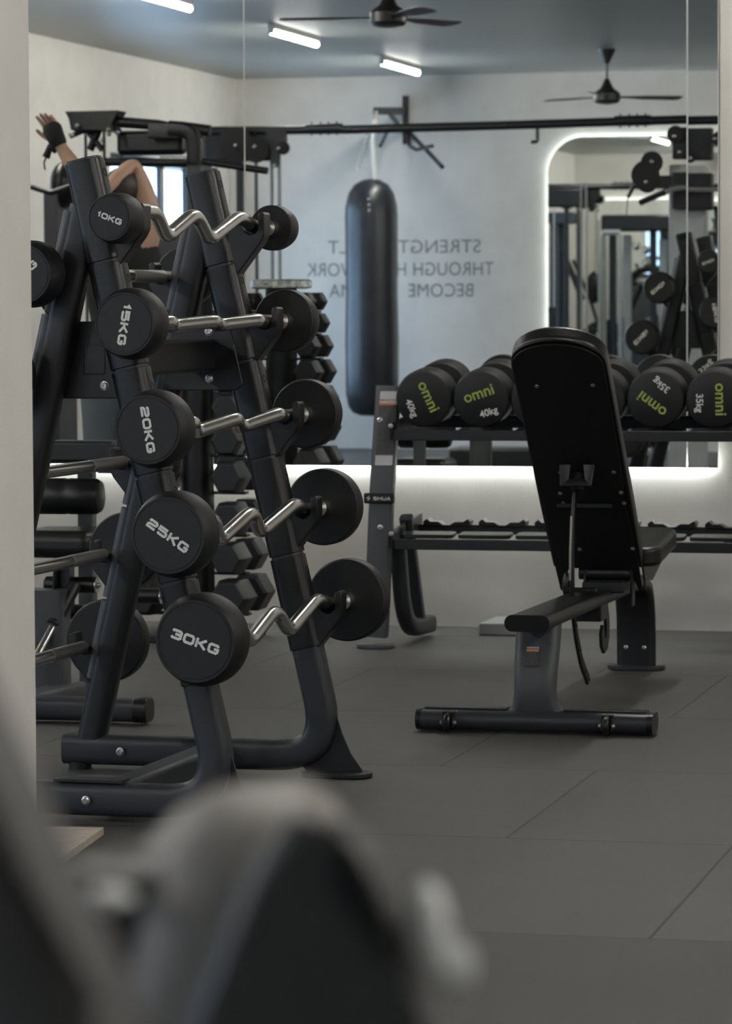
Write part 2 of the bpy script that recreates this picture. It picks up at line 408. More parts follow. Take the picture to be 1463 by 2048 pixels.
# wall mirrors with a lit gap behind them
SX1 = at(490.5, 500, MIRY).x; SX2 = at(1373.5, 500, MIRY).x; SX3 = at(1435.5, 500, MIRY).x
def wall_mirror(x0, x1, label, tilt=0):
    r = thing('wall_mirror', label, 'mirror', ((x0 + x1) / 2, MIRY, MB0), group='mirror panels on the front wall')
    wd = x1 - x0; hh = MB1 - MB0
    sub(MB().box((0, .0027, hh / 2), (wd, .005, hh)), 'glass_edge', EDGE, r, label='polished pale glass edge')
    sub(MB().box((0, 0, hh / 2), (wd - .003, .0004, hh - .003)), 'mirror_face', MIRROR, r)
    r.rotation_euler = (tilt, 0, 0)
    return r
g = .0012
wall_mirror(LX + .3, SX1 - g, 'leftmost frameless mirror panel, behind the curl bar rack')
wall_mirror(SX1 + g, SX2 - g, 'wide middle frameless mirror panel above the dumbbell rack')
wall_mirror(SX2 + g, SX3, 'narrow mirror strip at the far right of the mirror wall', tilt=-.0004)
led = thing('led_strip', 'lit white strip along the edges behind the wall mirrors', 'light strip', (0, MIRY + .018, 0))
sub(MB().box(((LX + .3 + SX3) / 2, 0, MB0 + .014), (SX3 - LX - .34, .008, .008)), 'strip', LEDM, led, label='lower strip')
sub(MB().box(((LX + .3 + SX3) / 2, 0, MB1 - .014), (SX3 - LX - .34, .008, .008)), 'strip', LEDM, led, label='upper strip')
sub(MB().box(((LX + .3 + SX3) / 2, .010, MB0 + .06), (SX3 - LX - .5, .010, .03)).box(((LX + .3 + SX3) / 2, .010, MB1 - .06), (SX3 - LX - .5, .010, .03)), 'mounting_rail', FIXT, led)

# ceiling tube lamps
def tube_lamp(x, y, label, vis=1):
    r = thing('tube_lamp', label, 'lamp', (x, y, CZ), group='ceiling tube lamps')
    sub(MB().box((0, 0, -.018), (.05, 1.22, .036)), 'housing', FIXT, r, bevel=.004)
    sub(MB().cyl((0, -.60, -.055), (0, .60, -.055), .019, n=16), 'lamp_tube', TUBE, r)
    sub(MB().box((0, -.605, -.045), (.04, .02, .05)).box((0, .605, -.045), (.04, .02, .05)), 'end_cap', FIXT, r)
    return r
lampys = [11.3, 8.15, 4.95, 1.82, -1.38]
for i, y in enumerate(lampys):
    tube_lamp(-6.28, y, ['ceiling tube lamp of the left row nearest the mirror wall', 'second ceiling tube lamp of the left row', 'ceiling tube lamp at the top left, cut by the photo edge', 'bright ceiling tube lamp beside the upper fan', 'ceiling tube lamp nearest the far wall, above the punching bag'][i])
tube_lamp(-1.85, 11.3, 'ceiling tube lamp above the bench, nearest the mirror wall')
tube_lamp(-1.30, 4.40, 'unseen tube lamp over the middle of the room, added to brighten the near floor')  # added lamp, out of view, lifts the floor near the camera

for i, y in ((1, 8.6), (2, 4.95), (3, 1.82)):  # added row, never in view, to brighten the pillar and near floor
    tube_lamp(1.5, y, 'unseen tube lamp of the row added for light from the right, ' + ['', 'nearest the mirror wall', 'in the middle of the row', 'nearest the back wall'][i])

# ceiling fans
def fan(x, y, a, label):
    r = thing('ceiling_fan', label, 'ceiling fan', (x, y, CZ), a, group='ceiling fans')
    sub(MB().lathe([(.065, 0), (.06, -.02), (.02, -.10), (.013, -.11)], n=24), 'canopy', FANM, r)
    sub(MB().cyl((0, 0, -.10), (0, 0, -.24), .009), 'rod', FANM, r)
    sub(MB().lathe([(.018, -.22), (.03, -.25), (.05, -.29), (.085, -.315), (.10, -.33), (.10, -.38), (.085, -.40), (.03, -.41), (0, -.412)], n=32), 'motor', FANM, r)
    for k in range(3):
        t = 2 * PI * k / 3; ux = V((math.cos(t), math.sin(t), 0)); uy = V((-math.sin(t), math.cos(t), 0.18))
        sub(MB().prism([(.07, -.02), (.17, -.025), (.30, -.055), (.56, -.065), (.59, -.04), (.60, .03), (.56, .055), (.30, .045), (.17, .025), (.07, .02)], (0, 0, -.355), ux, uy, (0, 0, .005)), 'blade', FANM, r)
    return r
p = vat(1213, 190, 26.0); fan(p.x, p.y, rad(-30), 'dark three blade ceiling fan hanging above the round cornered mirror')
p = vat(776, 35, 18.45); fan(p.x, p.y, rad(176), 'dark three blade ceiling fan at the top edge, beside the bright tube lamp')

# lettering on the back wall
def wtext(txt, px, py, wpx, label):
    p = vat(px, py, 2 * MIRY - BY)
    mb = MB(); font_text(mb, txt, (p.x, BY, p.z), (-1, 0, 0), (0, 0, 1), (0, 1, 0), .158, align='LEFT', spacing=1.03, rise=.004)
    xs = [v.co.x for v in mb.bm.verts]; q = vat(px - wpx, py, 2 * MIRY - BY); k = abs(q.x - p.x) / (max(xs) - min(xs))
    for v in mb.bm.verts: v.co.x = p.x - (max(xs) - v.co.x) * k
    bmesh.ops.translate(mb.bm, verts=mb.bm.verts, vec=(0, 0, p.z - (max(v.co.z for v in mb.bm.verts) + min(v.co.z for v in mb.bm.verts)) / 2))
    o = mb.build('wall_lettering', TEXTW); tag(o, label, 'lettering', 'slogan lines on the back wall'); return o
wtext('STRENGTH BUILT', 961, 492, 305, 'thin grey letters STRENGTH BUILT, top line of the wall slogan')
wtext('THROUGH HARD WORK', 987, 537, 374, 'thin grey letters THROUGH HARD WORK, middle line of the wall slogan')
wtext('BECOME           MA', 946, 580, 288, 'thin grey letters BECOME, bottom line of the wall slogan')

# round cornered mirror with halo on the back wall
rp0 = vat(1096, 275, 2 * MIRY - BY)
rx1 = rp0.x; rx0 = rx1 + 1.9; rz1 = rp0.z; rz0 = .45
cxm, czm, wm, hm = (rx0 + rx1) / 2, (rz0 + rz1) / 2, rx0 - rx1, rz1 - rz0
rm = thing('round_cornered_mirror', 'tall round cornered mirror with a lit halo on the far wall', 'mirror', (cxm, BY + .03, czm))
sub(MB().prism(rrect(wm, hm, .30, 14), (0, 0, 0), (1, 0, 0), (0, 0, 1), (0, .005, 0)), 'backing', EDGE, rm, sharp=25)
sub(MB().prism(rrect(wm - .003, hm - .003, .30, 14), (0, .0029, 0), (1, 0, 0), (0, 0, 1), (0, .0004, 0)), 'mirror_face', MIRROR, rm)
mb = MB(); o_ = rrect(wm - .03, hm - .03, .285, 14); i_ = rrect(wm - .05, hm - .05, .275, 14)
a = [mb.bm.verts.new((x, -.012, z)) for x, z in o_]; b = [mb.bm.verts.new((x, -.012, z)) for x, z in i_]
a2 = [mb.bm.verts.new((x, -.020, z)) for x, z in o_]; b2 = [mb.bm.verts.new((x, -.020, z)) for x, z in i_]
for i in range(len(a)):
    j = (i + 1) % len(a)
    for q in ((a[i], a[j], b[j], b[i]), (a2[i], b2[i], b2[j], a2[j]), (a[i], a2[i], a2[j], a[j]), (b[i], b[j], b2[j], b2[i])): mb.bm.faces.new(q)
sub(mb, 'halo_strip', LEDM, rm)
sub(MB().box((0, -.015, 0), (.3, .024, .4)), 'wall_mount', FIXT, rm)

# =========================================================== curl bar rack
RK = thing('barbell_rack', 'black A-frame barbell rack holding fixed curl bars, beside the pillar', 'barbell rack', (-2.52, 8.17, 0), rad(-2))
YN, YFA = -.43, .43
def ex(z): return .315 - .227 * z          # curl bar side upright centre line
def sx(z): return -.365 + .236 * z         # straight bar side leg centre line
SECU = rrect(.066, .078, .022, 5)
for yy, nm in ((YN, 'near'), (YFA, 'far')):
    path = fillet([(-.42, yy, .052), (.303, yy, .052), (ex(1.54), yy, 1.54)], .15, 10)
    path = [V(p) for p in path]
    sub(MB().sweep(path, SECU, (0, 1, 0)), 'base_and_upright', BASEP, RK, sharp=40)
    sub(MB().sweep([(sx(.07), yy, .07), (sx(1.43), yy, 1.43)], rrect(.06, .075, .022, 5), (0, 1, 0)), 'rear_leg', POWDER, RK, sharp=40)
    # gusset and foot
    sub(MB().prism([(ex(.17) + .036, .165), (.330, .110), (.352, .060), (.385, .014), (.235, .014), (.215, .035), (.235, .08), (.27, .12)], (0, yy, 0), (1, 0, 0), (0, 0, 1), (0, .008, 0)), 'foot_gusset', POWDER, RK)
    sub(MB().prism(rrect(.185, .10, .049, 8), (.315, yy, .008), (1, 0, 0), (0, 1, 0), (0, 0, .014)), 'foot_plate', POWDER, RK, bevel=.004)
    sub(MB().cyl((-.38, yy, 0), (-.38, yy, .02), .03), 'rubber_foot', RUBBER, RK)
    # middle bracket plate
    sub(MB().prism([(-.135, .985), (.065, .985), (.085, 1.0), (.05, 1.15), (.035, 1.165), (-.09, 1.165), (-.105, 1.15)], (0, yy + (.036 if yy < 0 else -.036), 0), (1, 0, 0), (0, 0, 1), (0, .010, 0)), 'bracket_plate', POWDER, RK, bevel=.003)
    mbb = MB()
    fy = yy - .040
    for bx, bz in ((.0, 1.135), (.0, 1.015), (-.03, .052), (-.25, .052)):
        yb = fy if bz < .5 else (yy + .031 if yy < 0 else yy - .041)
        bolt(mbb, (bx if yy < 0 else bx - .005, yb, bz), (0, -1, 0), .009, .007)
    sub(mbb, 'bolt', BOLT, RK)
    # black sleeves around the upright, one per tier, with a round edge to the left
    for z0, z1 in ((1.305, 1.535), (1.06, 1.298), (.815, 1.053), (.567, .808), (.330, .560)):
        d = V((ex(z1) - ex(z0), 0, z1 - z0)); 
        sub(MB().sweep([(ex(z0), yy, z0), (ex(z1), yy, z1)], rrect(.074, .086, .024, 5), (0, 1, 0)), 'upright_sleeve', SLEEVE, RK, bevel=.0015, sharp=40)
    mbh = MB()
    for z in (1.50, 1.36, 1.255, 1.115, 1.005, .87, .765, .63, .52, .38):
        n = V((1, 0, .227)).normalized(); c = V((ex(z), yy, z)) + n * .0425
        mbh.lathe([(.0105, 0), (.0105, .0012), (.008, .0012), (.008, .0004), (0, .0004)], c, n, 16)
    sub(mbh, 'pin_hole', PLATEB, RK)
    # rod sleeves of the straight bar side
    for k, (z0, z1) in enumerate(((1.19, 1.42), (.94, 1.18), (.69, .93), (.45, .68), (.24, .44))):
        sub(MB().cyl((sx(z0) - .034, yy - .012, z0), (sx(z1) - .034, yy - .012, z1), .0165, n=16), 'leg_sleeve', GREYP, RK)
sub(MB().box((-.025, 0, 1.075), (.072, .80, .085)), 'cross_beam', POWDER, RK, bevel=.012, seg=3)
sub(MB().box((.0, 0, .052), (.075, .80, .062)), 'base_beam', BASEP, RK, bevel=.014, seg=3)
sub(MB().box((-.03, YN, .0955), (.17, .055, .006)), 'cover_plate', POWDER, RK)
bl = MB(); 
for dy in (-.2, -.23): bolt(bl, (.012, dy, 1.06), (1, 0, 0), .004, .003)
sub(bl, 'screw', BOLT, RK)
EZ = [(10, 1.40, .117, 20), (15, 1.16, .163, 100), (20, .92, .179, 81), (25, .68, .199, 34), (30, .44, .214, 19)]
EZX = {10: .092, 15: .126, 20: .180, 25: .226, 30: .289}
def hook(x, z, yy, s):
    """cradle plate from the upright out to the bar; s = side (+1 right, -1 left)"""
    g_ = x - s * .085
    pts = [(-.062, -.135), (-.062, .012), (-.03, .010), (-.020, -.006), (-.012, -.016), (0, -.0205), (.012, -.018), (.020, -.008), (.021, .030), (.025, .036), (.034, .036), (.038, .030), (.037, -.022), (.028, -.040), (-.030, -.115), (-.045, -.135)]
    return MB().prism([(s * u, v) for u, v in pts], (x, yy, z), (1, 0, 0), (0, 0, 1), (0, .052, 0))
for wgt, z, D, ang in EZ:
    for yy in (YN, YFA): sub(hook(EZX[wgt] + yy * .0227, z, yy, 1), 'bar_cradle', SLEEVE, RK, bevel=.003)
ST = [(10, 1.275, .155), (15, 1.04, .170), (20, .80, .180), (25, .56, .200), (30, .32, .220)]
def stx(z): return sx(z) - (.095 if 1.0 < z < 1.1 else .069)
for wgt, z, D in ST:
    for yy in (YN, YFA): sub(hook(stx(z), z, yy, -1), 'bar_cradle', SLEEVE, RK, bevel=.003)

def head(mb, R, y, s):
    """rubber end: flat face at y, opening inward in direction s"""
    prof = [(0, 0), (R * .80, 0), (R * .805, .0012), (R * .83, .0012), (R * .835, 0), (R * .875, .0), (R * .90, .003), (R * .985, .030), (R, .036), (R, .070), (R * .985, .076), (R * .95, .079), (0, .079)]
    return mb.lathe(prof, (0, y, 0), (0, s, 0), 56)
def curl_bar(wgt, z, D, ang, label):
    mw = RK.matrix_basis
    r = thing('curl_barbell', label, 'barbell', RK.location + Matrix.Rotation(rad(-2), 3, 'Z') @ V((EZX[wgt], 0, z)), rad(-3.3), group='fixed curl barbells on the rack')
    R = D / 2; y0 = -.575; y1 = .565 + .079
    for y, s in ((y0, 1), (y1, -1)):
        h = sub(head(MB(), R, y, s), 'weight_head', RUBBER, r, sharp=25)
        ux, uy = rot2((-s * -1, 0, 0), (0, 0, 1), ang if s > 0 else -ang)
        ux, uy = rot2((s, 0, 0), (0, 0, 1), ang)
        mbt = MB(); stroke_text(mbt, '%dKG' % wgt, (0, y, 0), ux, uy, (0, -s, 0), {10: .064, 15: .098, 20: .107, 25: .115, 30: .122}[wgt])
        sub(mbt, 'weight_marking', WHITE, h)
        sub(MB().lathe([(.026, .077), (.027, .083), (.027, .094), (.0235, .10), (.0235, .112), (.017, .118)], (0, y, 0), (0, s, 0), 28), 'collar', CHROME, r)
    a = rad(ang - 20); e = V((math.sin(a), 0, math.cos(a)))
    if wgt in (15, 20): P = [(y0 + .07, 0), (-.385, 0), (-.315, .019), (-.165, -.042), (0, .015), (.165, -.042), (.315, .019), (.385, 0), (y1 - .07, 0)]
    else: P = [(y0 + .07, 0), (-.43, .004), (-.385, .020), (-.275, .020), (-.205, -.038), (-.035, .016), (.015, .016), (.095, -.038), (.31, .020), (.365, .018), (.42, 0), (y1 - .07, 0)]
    pts = [V((0, y, 0)) + e * q for y, q in P]
    sub(MB().tube(fillet(pts, .030, 5), .0172, 18), 'curl_bar', CHROME, r)
    return r
names = {10: 'curl barbell marked 10KG, on the top tier of the rack', 15: 'curl barbell marked 15KG reading downward, second tier of the rack', 20: 'curl barbell marked 20KG, middle tier of the rack',
         25: 'curl barbell marked 25KG, fourth tier of the rack', 30: 'largest curl barbell, marked 30KG, on the lowest tier of the rack'}
for wgt, z, D, ang in EZ: curl_bar(wgt, z, D, ang, names[wgt])
ordn = ['top', 'second', 'third', 'fourth', 'lowest']
for k, (wgt, z, D) in enumerate(ST):
    r = thing('straight_barbell', 'straight chrome barbell on the %s tier of the rack side next to the pillar' % ordn[k], 'barbell', RK.location + Matrix.Rotation(rad(-2), 3, 'Z') @ V((stx(z), 0, z)), rad(-2), group='fixed straight barbells on the rack')
    y0 = -.575; y1 = .565 + .079
    for y, s in ((y0, 1), (y1, -1)):
        h = sub(head(MB(), D / 2, y, s), 'weight_head', RUBBER, r, sharp=25)
        ux, uy = rot2((s, 0, 0), (0, 0, 1), [-38, 50, -30, 40, 38][k] if s > 0 else [40, 45, 42, 38, 45][k])
        mbt = MB(); stroke_text(mbt, '%dKG' % wgt, (0, y, 0), ux, uy, (0, -s, 0), D * .55); sub(mbt, 'weight_marking', WHITE, h)
        sub(MB().lathe([(.026, .077), (.027, .094), (.0235, .10), (.0235, .112), (.017, .118)], (0, y, 0), (0, s, 0), 24), 'collar', CHROME, r)
    sub(MB().cyl((0, y0 + .07, 0), (0, y1 - .07, 0), .0155, n=24), 'bar', CHROME, r)
    for s in (-1, 1): sub(MB().cyl((0, s * .16, 0), (0, s * .40, 0), .0163, n=24), 'knurled_grip', KNURL, r, label='knurled matt grip')

# =========================================================== adjustable bench
BX, BYY = -1.872, 9.60
BN = thing('weight_bench', 'black adjustable weight bench seen from behind with raised backrest', 'bench', (BX, BYY, 0))
sub(MB().sweep([(-.322, .0, .034), (.335, 0, .034)], rrect(.115, .056, .027, 6), (0, 1, 0)), 'rear_base', BASEP, BN, sharp=40)
sub(MB().sweep([(-.334, .0, .034), (-.320, 0, .034)], rrect(.118, .058, .028, 6), (0, 1, 0)), 'end_cap', SLEEVE, BN)
sub(MB().sweep([(.322, .0, .034), (.338, 0, .034)], rrect(.118, .058, .028, 6), (0, 1, 0)), 'end_cap', SLEEVE, BN)
for s in (-1, 1):
    sub(MB().box((s * .198, .012, .0645), (.235, .06, .005)), 'step_plate', POWDER, BN, bevel=.002)
    r_ = MB(); cxw = s * .225 - .012
    r_.lathe([(0, -.009), (.024, -.009), (.028, -.004), (.028, .004), (.024, .009), (0, .009)], (cxw, -.067, .030), (1, 0, 0), 24)
    wh = sub(r_, 'transport_wheel', SLEEVE, BN)
    mbw = MB().box((cxw - .014, -.055, .036), (.004, .04, .036)).box((cxw + .014, -.055, .036), (.004, .04, .036)).box((cxw, -.048, .058), (.034, .03, .004))
    sub(mbw, 'wheel_bracket', POWDER, BN, bevel=.001)
    mbw = MB(); bolt(mbw, (cxw + .016, -.067, .03), (1, 0, 0), .007, .008); bolt(mbw, (cxw - .016, -.067, .03), (-1, 0, 0), .007, .008); sub(mbw, 'axle', BOLT, BN)
# rear post: wide tube flaring onto the base
path = []
zs = [.055, .065, .085, .115, .15, .19, .23, .30]; wv = [1.5, 1.22, 1.03, .96, .97, 1.0, 1.02, 1.03]; yv = [.015, .012, .004, -.002, .0, .012, .03, .055]
mbp = MB(); rs = []
for z, w_, y in zip(zs, wv, yv): rs.append([V((a * w_, y + b * (1 if z > .1 else 1.1), z)) for a, b in rrect(.124, .060, .026, 6)])
mbp.rings(rs); sub(mbp, 'rear_post', GREYP, BN, sharp=40)
# warning label on the post
lb = MB().box((0, 0, 0), (.037, .0012, .056)); o = sub(lb, 'warning_label', LABELD, BN, label='small dark warning label with orange band'); o.location = (-.004, -.024, .218); o.rotation_euler = (rad(-22) * -1 * -1, 0, 0)
q = sub(MB().box((0, -.0009, .016), (.035, .0008, .007)), 'orange_band', ORANGE, o)
mbt = MB(); font_text(mbt, 'WARNING', (0, -.0008, .0235), (1, 0, 0), (0, 0, 1), (0, -1, 0), .0075, bold=.02); sub(mbt, 'label_text', WHITE, o)
# main beam
BA, BB = V((-.0, -.115, .318)), V((-.0, 1.60, .302))
sub(MB().sweep([BA, BB], rrect(.122, .044, .020, 6), (1, 0, 0)), 'main_beam', POWDER, BN, sharp=40)
sub(MB().sweep([BA + V((0, -.010, 0)), BA + V((0, .004, 0))], rrect(.128, .047, .022, 6), (1, 0, 0)), 'end_cap', SLEEVE, BN, bevel=.002)
# front leg, curved wide plate
path = [(0, 1.52, .300), (0, 1.60, .297), (0, 1.665, .275), (0, 1.70, .235), (0, 1.72, .18), (0, 1.73, .10), (0, 1.73, .014)]
sub(MB().sweep(path, rrect(.128, .05, .02, 5), (1, 0, 0)), 'front_leg', POWDER, BN, sharp=40)
sub(MB().prism(rrect(.19, .10, .048, 8), (0, 1.73, .009), (1, 0, 0), (0, 1, 0), (0, 0, .016)), 'front_foot', BASEP, BN, bevel=.004)
mbb = MB(); bolt(mbb, (-.03, 1.704, .075), (0, -1, 0), .006, .006); bolt(mbb, (.03, 1.704, .075), (0, -1, 0), .006, .006); sub(mbb, 'bolt', BOLT, BN)
# backrest: local frame along u (up the pad), n (towards the sitter)
HG = V((0.0, 1.02, .365)); TP = V((0.0, .285, 1.085)); u = (TP - HG).normalized(); nn = V((0, u.z, -u.y)).normalized()
if nn.z < 0: nn = -nn
LEN = (TP - HG).length
def bk(x, t, d=0): return HG + V((x, 0, 0)) + u * t + nn * d
def backout(w0, w1, tlow, ttop, r):
    pts = [(-w0 * .88, tlow), (-w0, tlow + .10), (-w1 * .93, ttop * .42), (-w1, ttop * .5)]
    for i in range(13):
        a_ = PI - PI * i / 12; pts.append((w1 * math.cos(a_), ttop - w1 * r + w1 * r * math.sin(a_)))
    pts += [(w1, ttop * .5), (w1 * .93, ttop * .42), (w0, tlow + .10), (w0 * .88, tlow)]
    return pts
pl = [(-.118, -.075), (-.1285, -.07), (-.131, .05), (-.128, .20), (-.122, .36), (-.128, .44), (-.131, .55)]
top = [(.133 * math.cos(PI - PI * i / 14), LEN - .085 + .085 * math.sin(PI - PI * i / 14)) for i in range(15)]
pr = [(.131, .55), (.128, .44), (.122, .36), (.128, .20), (.131, .05), (.1285, -.07), (.118, -.075), (.105, -.0), (.085, .035), (-.085, .035), (-.105, 0)]
sub(MB().prism(pl + top + pr, HG + nn * .0, (1, 0, 0), u, nn * .006), 'backrest_plate', PLATEB, BN, label='matte black metal back plate', bevel=.001)
mbq = MB()
padout = [(-.138, .03), (-.140, .3), (-.140, LEN - .10)] + [(.140 * math.cos(PI - PI * i / 14), LEN - .09 + .10 * math.sin(PI - PI * i / 14)) for i in range(1, 14)] + [(.140, LEN - .10), (.140, .3), (.138, .03)]
sub(MB().prism(padout, HG + nn * .040, (1, 0, 0), u, nn * .062), 'backrest_pad', VINYL, BN, bevel=.018, seg=4)
sub(MB().prism([(x * 1.004, t) for x, t in padout], HG + nn * .012, (1, 0, 0), u, nn * .010), 'pad_piping', VINYL, BN, bevel=.004, seg=3)
mbb = MB()
for px_, py_ in ((1073, 772), (1185, 770), (1120, 945), (1227, 944), (1120, 986), (1241, 985), (1126, 1006), (1247, 1006), (1159, 1098), (1264, 1097)):
    r_ = ray(px_, py_); o_ = V((BX, BYY, 0)) + HG - nn * .003; t_ = (o_ - CAM).dot(nn) / r_.dot(nn); bolt(mbb, CAM + r_ * t_ - V((BX, BYY, 0)), -nn, .0058, .005)
sub(mbb, 'bolt', BOLT, BN)
# grip bracket and stiffener on the back plate
mbb = MB()
for s in (-1, 1): mbb.box(bk(s * .033, .50, -.022), (.004, .004, .004))
mbb.sweep([bk(-.036, .515, -.004), bk(-.036, .487, -.05), bk(.036, .487, -.05), bk(.036, .515, -.004)], rrect(.006, .035, .002, 2), u)
mbb.cyl(bk(0, .47, -.004), bk(0, .455, -.055), .020)
mbb.box(bk(0, .335, -.008), (.17, .012, .012), None)
sub(mbb, 'grip_bracket', POWDER, BN, bevel=.001)
# adjusting arc
arc = [(.0, .69, .66), (.0, .655, .57), (.0, .635, .47), (.0, .63, .38), (0, .65, .28), (0, .70, .20), (0, .78, .12), (0, .89, .055)]
mba = MB().sweep(fillet([V(p) + V((-.012, 0, 0)) for p in arc], .03, 3), rrect(.010, .034, .003, 2), (1, 0, 0)); sub(mba, 'adjusting_arc', POWDER, BN, sharp=50)
sub(MB().sweep([V(p) + V((-.015, -.018, 0)) for p in arc[1:4]], rrect(.006, .004, .001, 1), (1, 0, 0)), 'arc_scale', CHROME, BN, label='bright steel edge of the arc')
mbb = MB()
for k in range(5):
    p = V(arc[4 + k % 4]).lerp(V(arc[min(7, 5 + k % 4)]), .5); mbb.cyl(p + V((-.019, 0, 0)), p + V((-.005, 0, 0)), .005)
sub(mbb, 'pin_hole', SLEEVE, BN)
# C shaped hook plate under the beam
cpts = [(.9, .285), (.955, .285), (.985, .23), (.985, .18), (.955, .145), (.90, .135), (.86, .16), (.85, .20), (.875, .225), (.895, .205), (.90, .185), (.925, .18), (.94, .20), (.93, .24)]
sub(MB().prism([(a, b) for a, b in cpts], (.035, 0, 0), (0, 1, 0), (0, 0, 1), (.010, 0, 0)), 'hook_plate', POWDER, BN, bevel=.001)
# hinge
mbh = MB().cyl((-.06, 1.02, .372), (.105, 1.02, .372), .021); sub(mbh, 'hinge_tube', POWDER, BN)
sub(MB().box((0.03, .985, .405), (.08, .006, .006)).box((.10, .985, .405), (.02, .006, .006)), 'hinge_pin', CHROME, BN)
sub(MB().box((.105, 1.02, .33), (.008, .05, .12)).box((-.04, 1.02, .33), (.008, .05, .10)), 'hinge_bracket', POWDER, BN, bevel=.004)
sub(MB().ball((-.095, .99, .335), .02, .7, 1, 2.1), 'adjusting_handle', SLEEVE, BN)
sub(MB().box((.03, 1.0, .335), (.13, .16, .035)), 'saddle_block', POWDER, BN, bevel=.006)
sub(MB().box((.0, .70, .345), (.10, .05, .012)), 'arc_guide', SLEEVE, BN, bevel=.003)
sub(MB().box((.01, .80, .27), (.09, .10, .05)), 'spring_housing', POWDER, BN, bevel=.004)
# seat
so = rrect(.28, .40, .05, 5)
sub(MB().prism(so, (.035, 1.30, .435), (1, 0, 0), (0, 1, .10), (0, 0, .062)), 'seat_pad', VINYL, BN, bevel=.016, seg=4)
sub(MB().prism([(1.10, .40), (1.50, .44), (1.46, .37), (1.30, .33), (1.16, .34)], (.12, 0, 0), (0, 1, 0), (0, 0, 1), (.006, 0, 0)), 'seat_bracket', POWDER, BN)
sub(MB().prism([(1.10, .40), (1.50, .44), (1.46, .37), (1.30, .33), (1.16, .34)], (-.06, 0, 0), (0, 1, 0), (0, 0, 1), (.006, 0, 0)), 'seat_bracket', POWDER, BN)

# =========================================================== dumbbell rack
DX, DY = -2.855, 11.85
DR = thing('dumbbell_rack', 'two tier dumbbell rack with grey uprights below the mirror, lower tier empty', 'dumbbell rack', (DX, DY, 0))
DLEN = 2.35
for side, x in (('l', 0.0), ('r', DLEN)):
    # upright leaning back a little, wide front face
    sub(MB().sweep([(x - .030, .03, .04), (x + .000, .0, .52), (x + .012, .06, .915)], rrect(.084, .055, .012, 4), (1, 0, 0)), 'upright', GREYP, DR, sharp=40)
    sub(MB().prism(rrect(.13, .10, .045, 8), (x - .03, .02, .008), (1, 0, 0), (0, 1, 0), (0, 0, .014)), 'foot_plate', GREYP, DR, bevel=.003)
    path = fillet([(x + .03, .10, .42), (x + .045, .14, .055), (x + .055, .50, .045)], .16, 8)
    sub(MB().sweep(path, rrect(.055, .065, .02, 4), (1, 0, 0)), 'base_loop', BASEP, DR, sharp=40)
    sub(MB().sweep([(x + .04, .20, .45), (x + .05, .36, .06)], rrect(.045, .05, .012, 3), (1, 0, 0)), 'rear_strut', BASEP, DR, sharp=40)
    for z in (.76, .385):
        sub(MB().sweep([(x + .042, -.035, z), (x + .042, .43, z + .04)], rrect(.010, .060, .004, 2), (1, 0, 0)), 'tier_end_bracket', POWDER, DR, bevel=.002)
        mbb = MB(); bolt(mbb, (x - .028 + .03, -.028, z + .04), (0, -1, 0), .009, .008); bolt(mbb, (x + .042, -.036, z + .02), (0, -1, 0), .007, .006); sub(mbb, 'bolt', BOLT, DR)
    if side == 'l':
        # plastic name band and stickers on the left upright
        sub(MB().box((-.003, -.022, .528), (.108, .030, .036)), 'name_band', SLEEVE, DR, bevel=.006, seg=3)
        mbt = MB(); stroke_text(mbt, 'SHUA', (.010, -.0385, .528), (1, 0, 0), (0, 0, 1), (0, -1, 0), .062, thick=.22); stroke_text(mbt, 'Z', (-.038, -.0385, .528), (1, 0, 0), (0, 0, 1), (0, -1, 0), .017, thick=.2)
        sub(mbt, 'name_lettering', WHITE, DR)
        sl = V((.018, .06, .395)).normalized()
        def onpost(t): return V((.004, 0, .52)) + V((.018, .06, .395)) * t + V((0, -.029, .004))
        for t, hh, m_, nm, lab in ((.90, .020, LABELW, 'sticker', 'pale printed sticker'), (.855, .010, ORANGE, 'sticker', 'orange warning band'), (.60, .085, LABELD, 'sticker', 'dark instruction sticker'), (.345, .018, LABELW, 'sticker', 'small white sticker')):
            o = sub(MB().prism(rrect(.062, hh * 2, .003, 2), (0, 0, 0), (1, 0, 0), sl, (0, .0012, 0)), nm, m_, DR, label=lab); o.location = onpost(t)
        mbt = MB(); font_text(mbt, 'WARNING', V((0, 0, 0)), (1, 0, 0), sl, (0, -1, 0), .013, bold=.02, rise=.001); o = sub(mbt, 'sticker_text', WHITE, DR); o.location = onpost(.855)
# rails and saddles
PIT = .2025; X0D = .158
for z, nm in ((.748, 'upper'), (.368, 'lower')):
    sub(MB().box((DLEN / 2 + .05, -.012, z), (DLEN - .0, .030, .036)), 'front_rail', POWDER, DR, bevel=.003)
    sub(MB().box((DLEN / 2 + .05, .36, z + .030), (DLEN - .0, .030, .034)), 'rear_rail', POWDER, DR, bevel=.003)
    for xx in (.62, 1.22, 1.82):
        sub(MB().sweep([(xx, -.0, z), (xx + .02, .36, z + .03)], rrect(.07, .02, .003, 2), (1, 0, 0)), 'tie_plate', GREYP, DR)
    for k in range(11):
        xc = X0D + PIT * k
        sub(MB().prism(rrect(.185, .085, .018, 4), (xc, .045, z + (.017 if z > .5 else .030)), (1, 0, 0), (0, 1, .09), (0, 0, .008 if z > .5 else .014)).cyl((xc, .03, z - .01), (xc, .03, z + .012), .008), 'front_saddle', SLEEVE, DR, bevel=.003)
        pts = [(-.085, 0), (-.085, .016), (-.072, .026), (-.060, .015), (-.03, .015), (-.012, .004), (.012, .004), (.03, .015), (.060, .015), (.078, .026), (.086, .018), (.080, 0)]
        sub(MB().prism([(xc + a, b) for a, b in pts], (0, .36, z + .043), (1, 0, 0), (0, 0, 1), (0, .07, 0)), 'rear_saddle', SLEEVE, DR, bevel=.002)

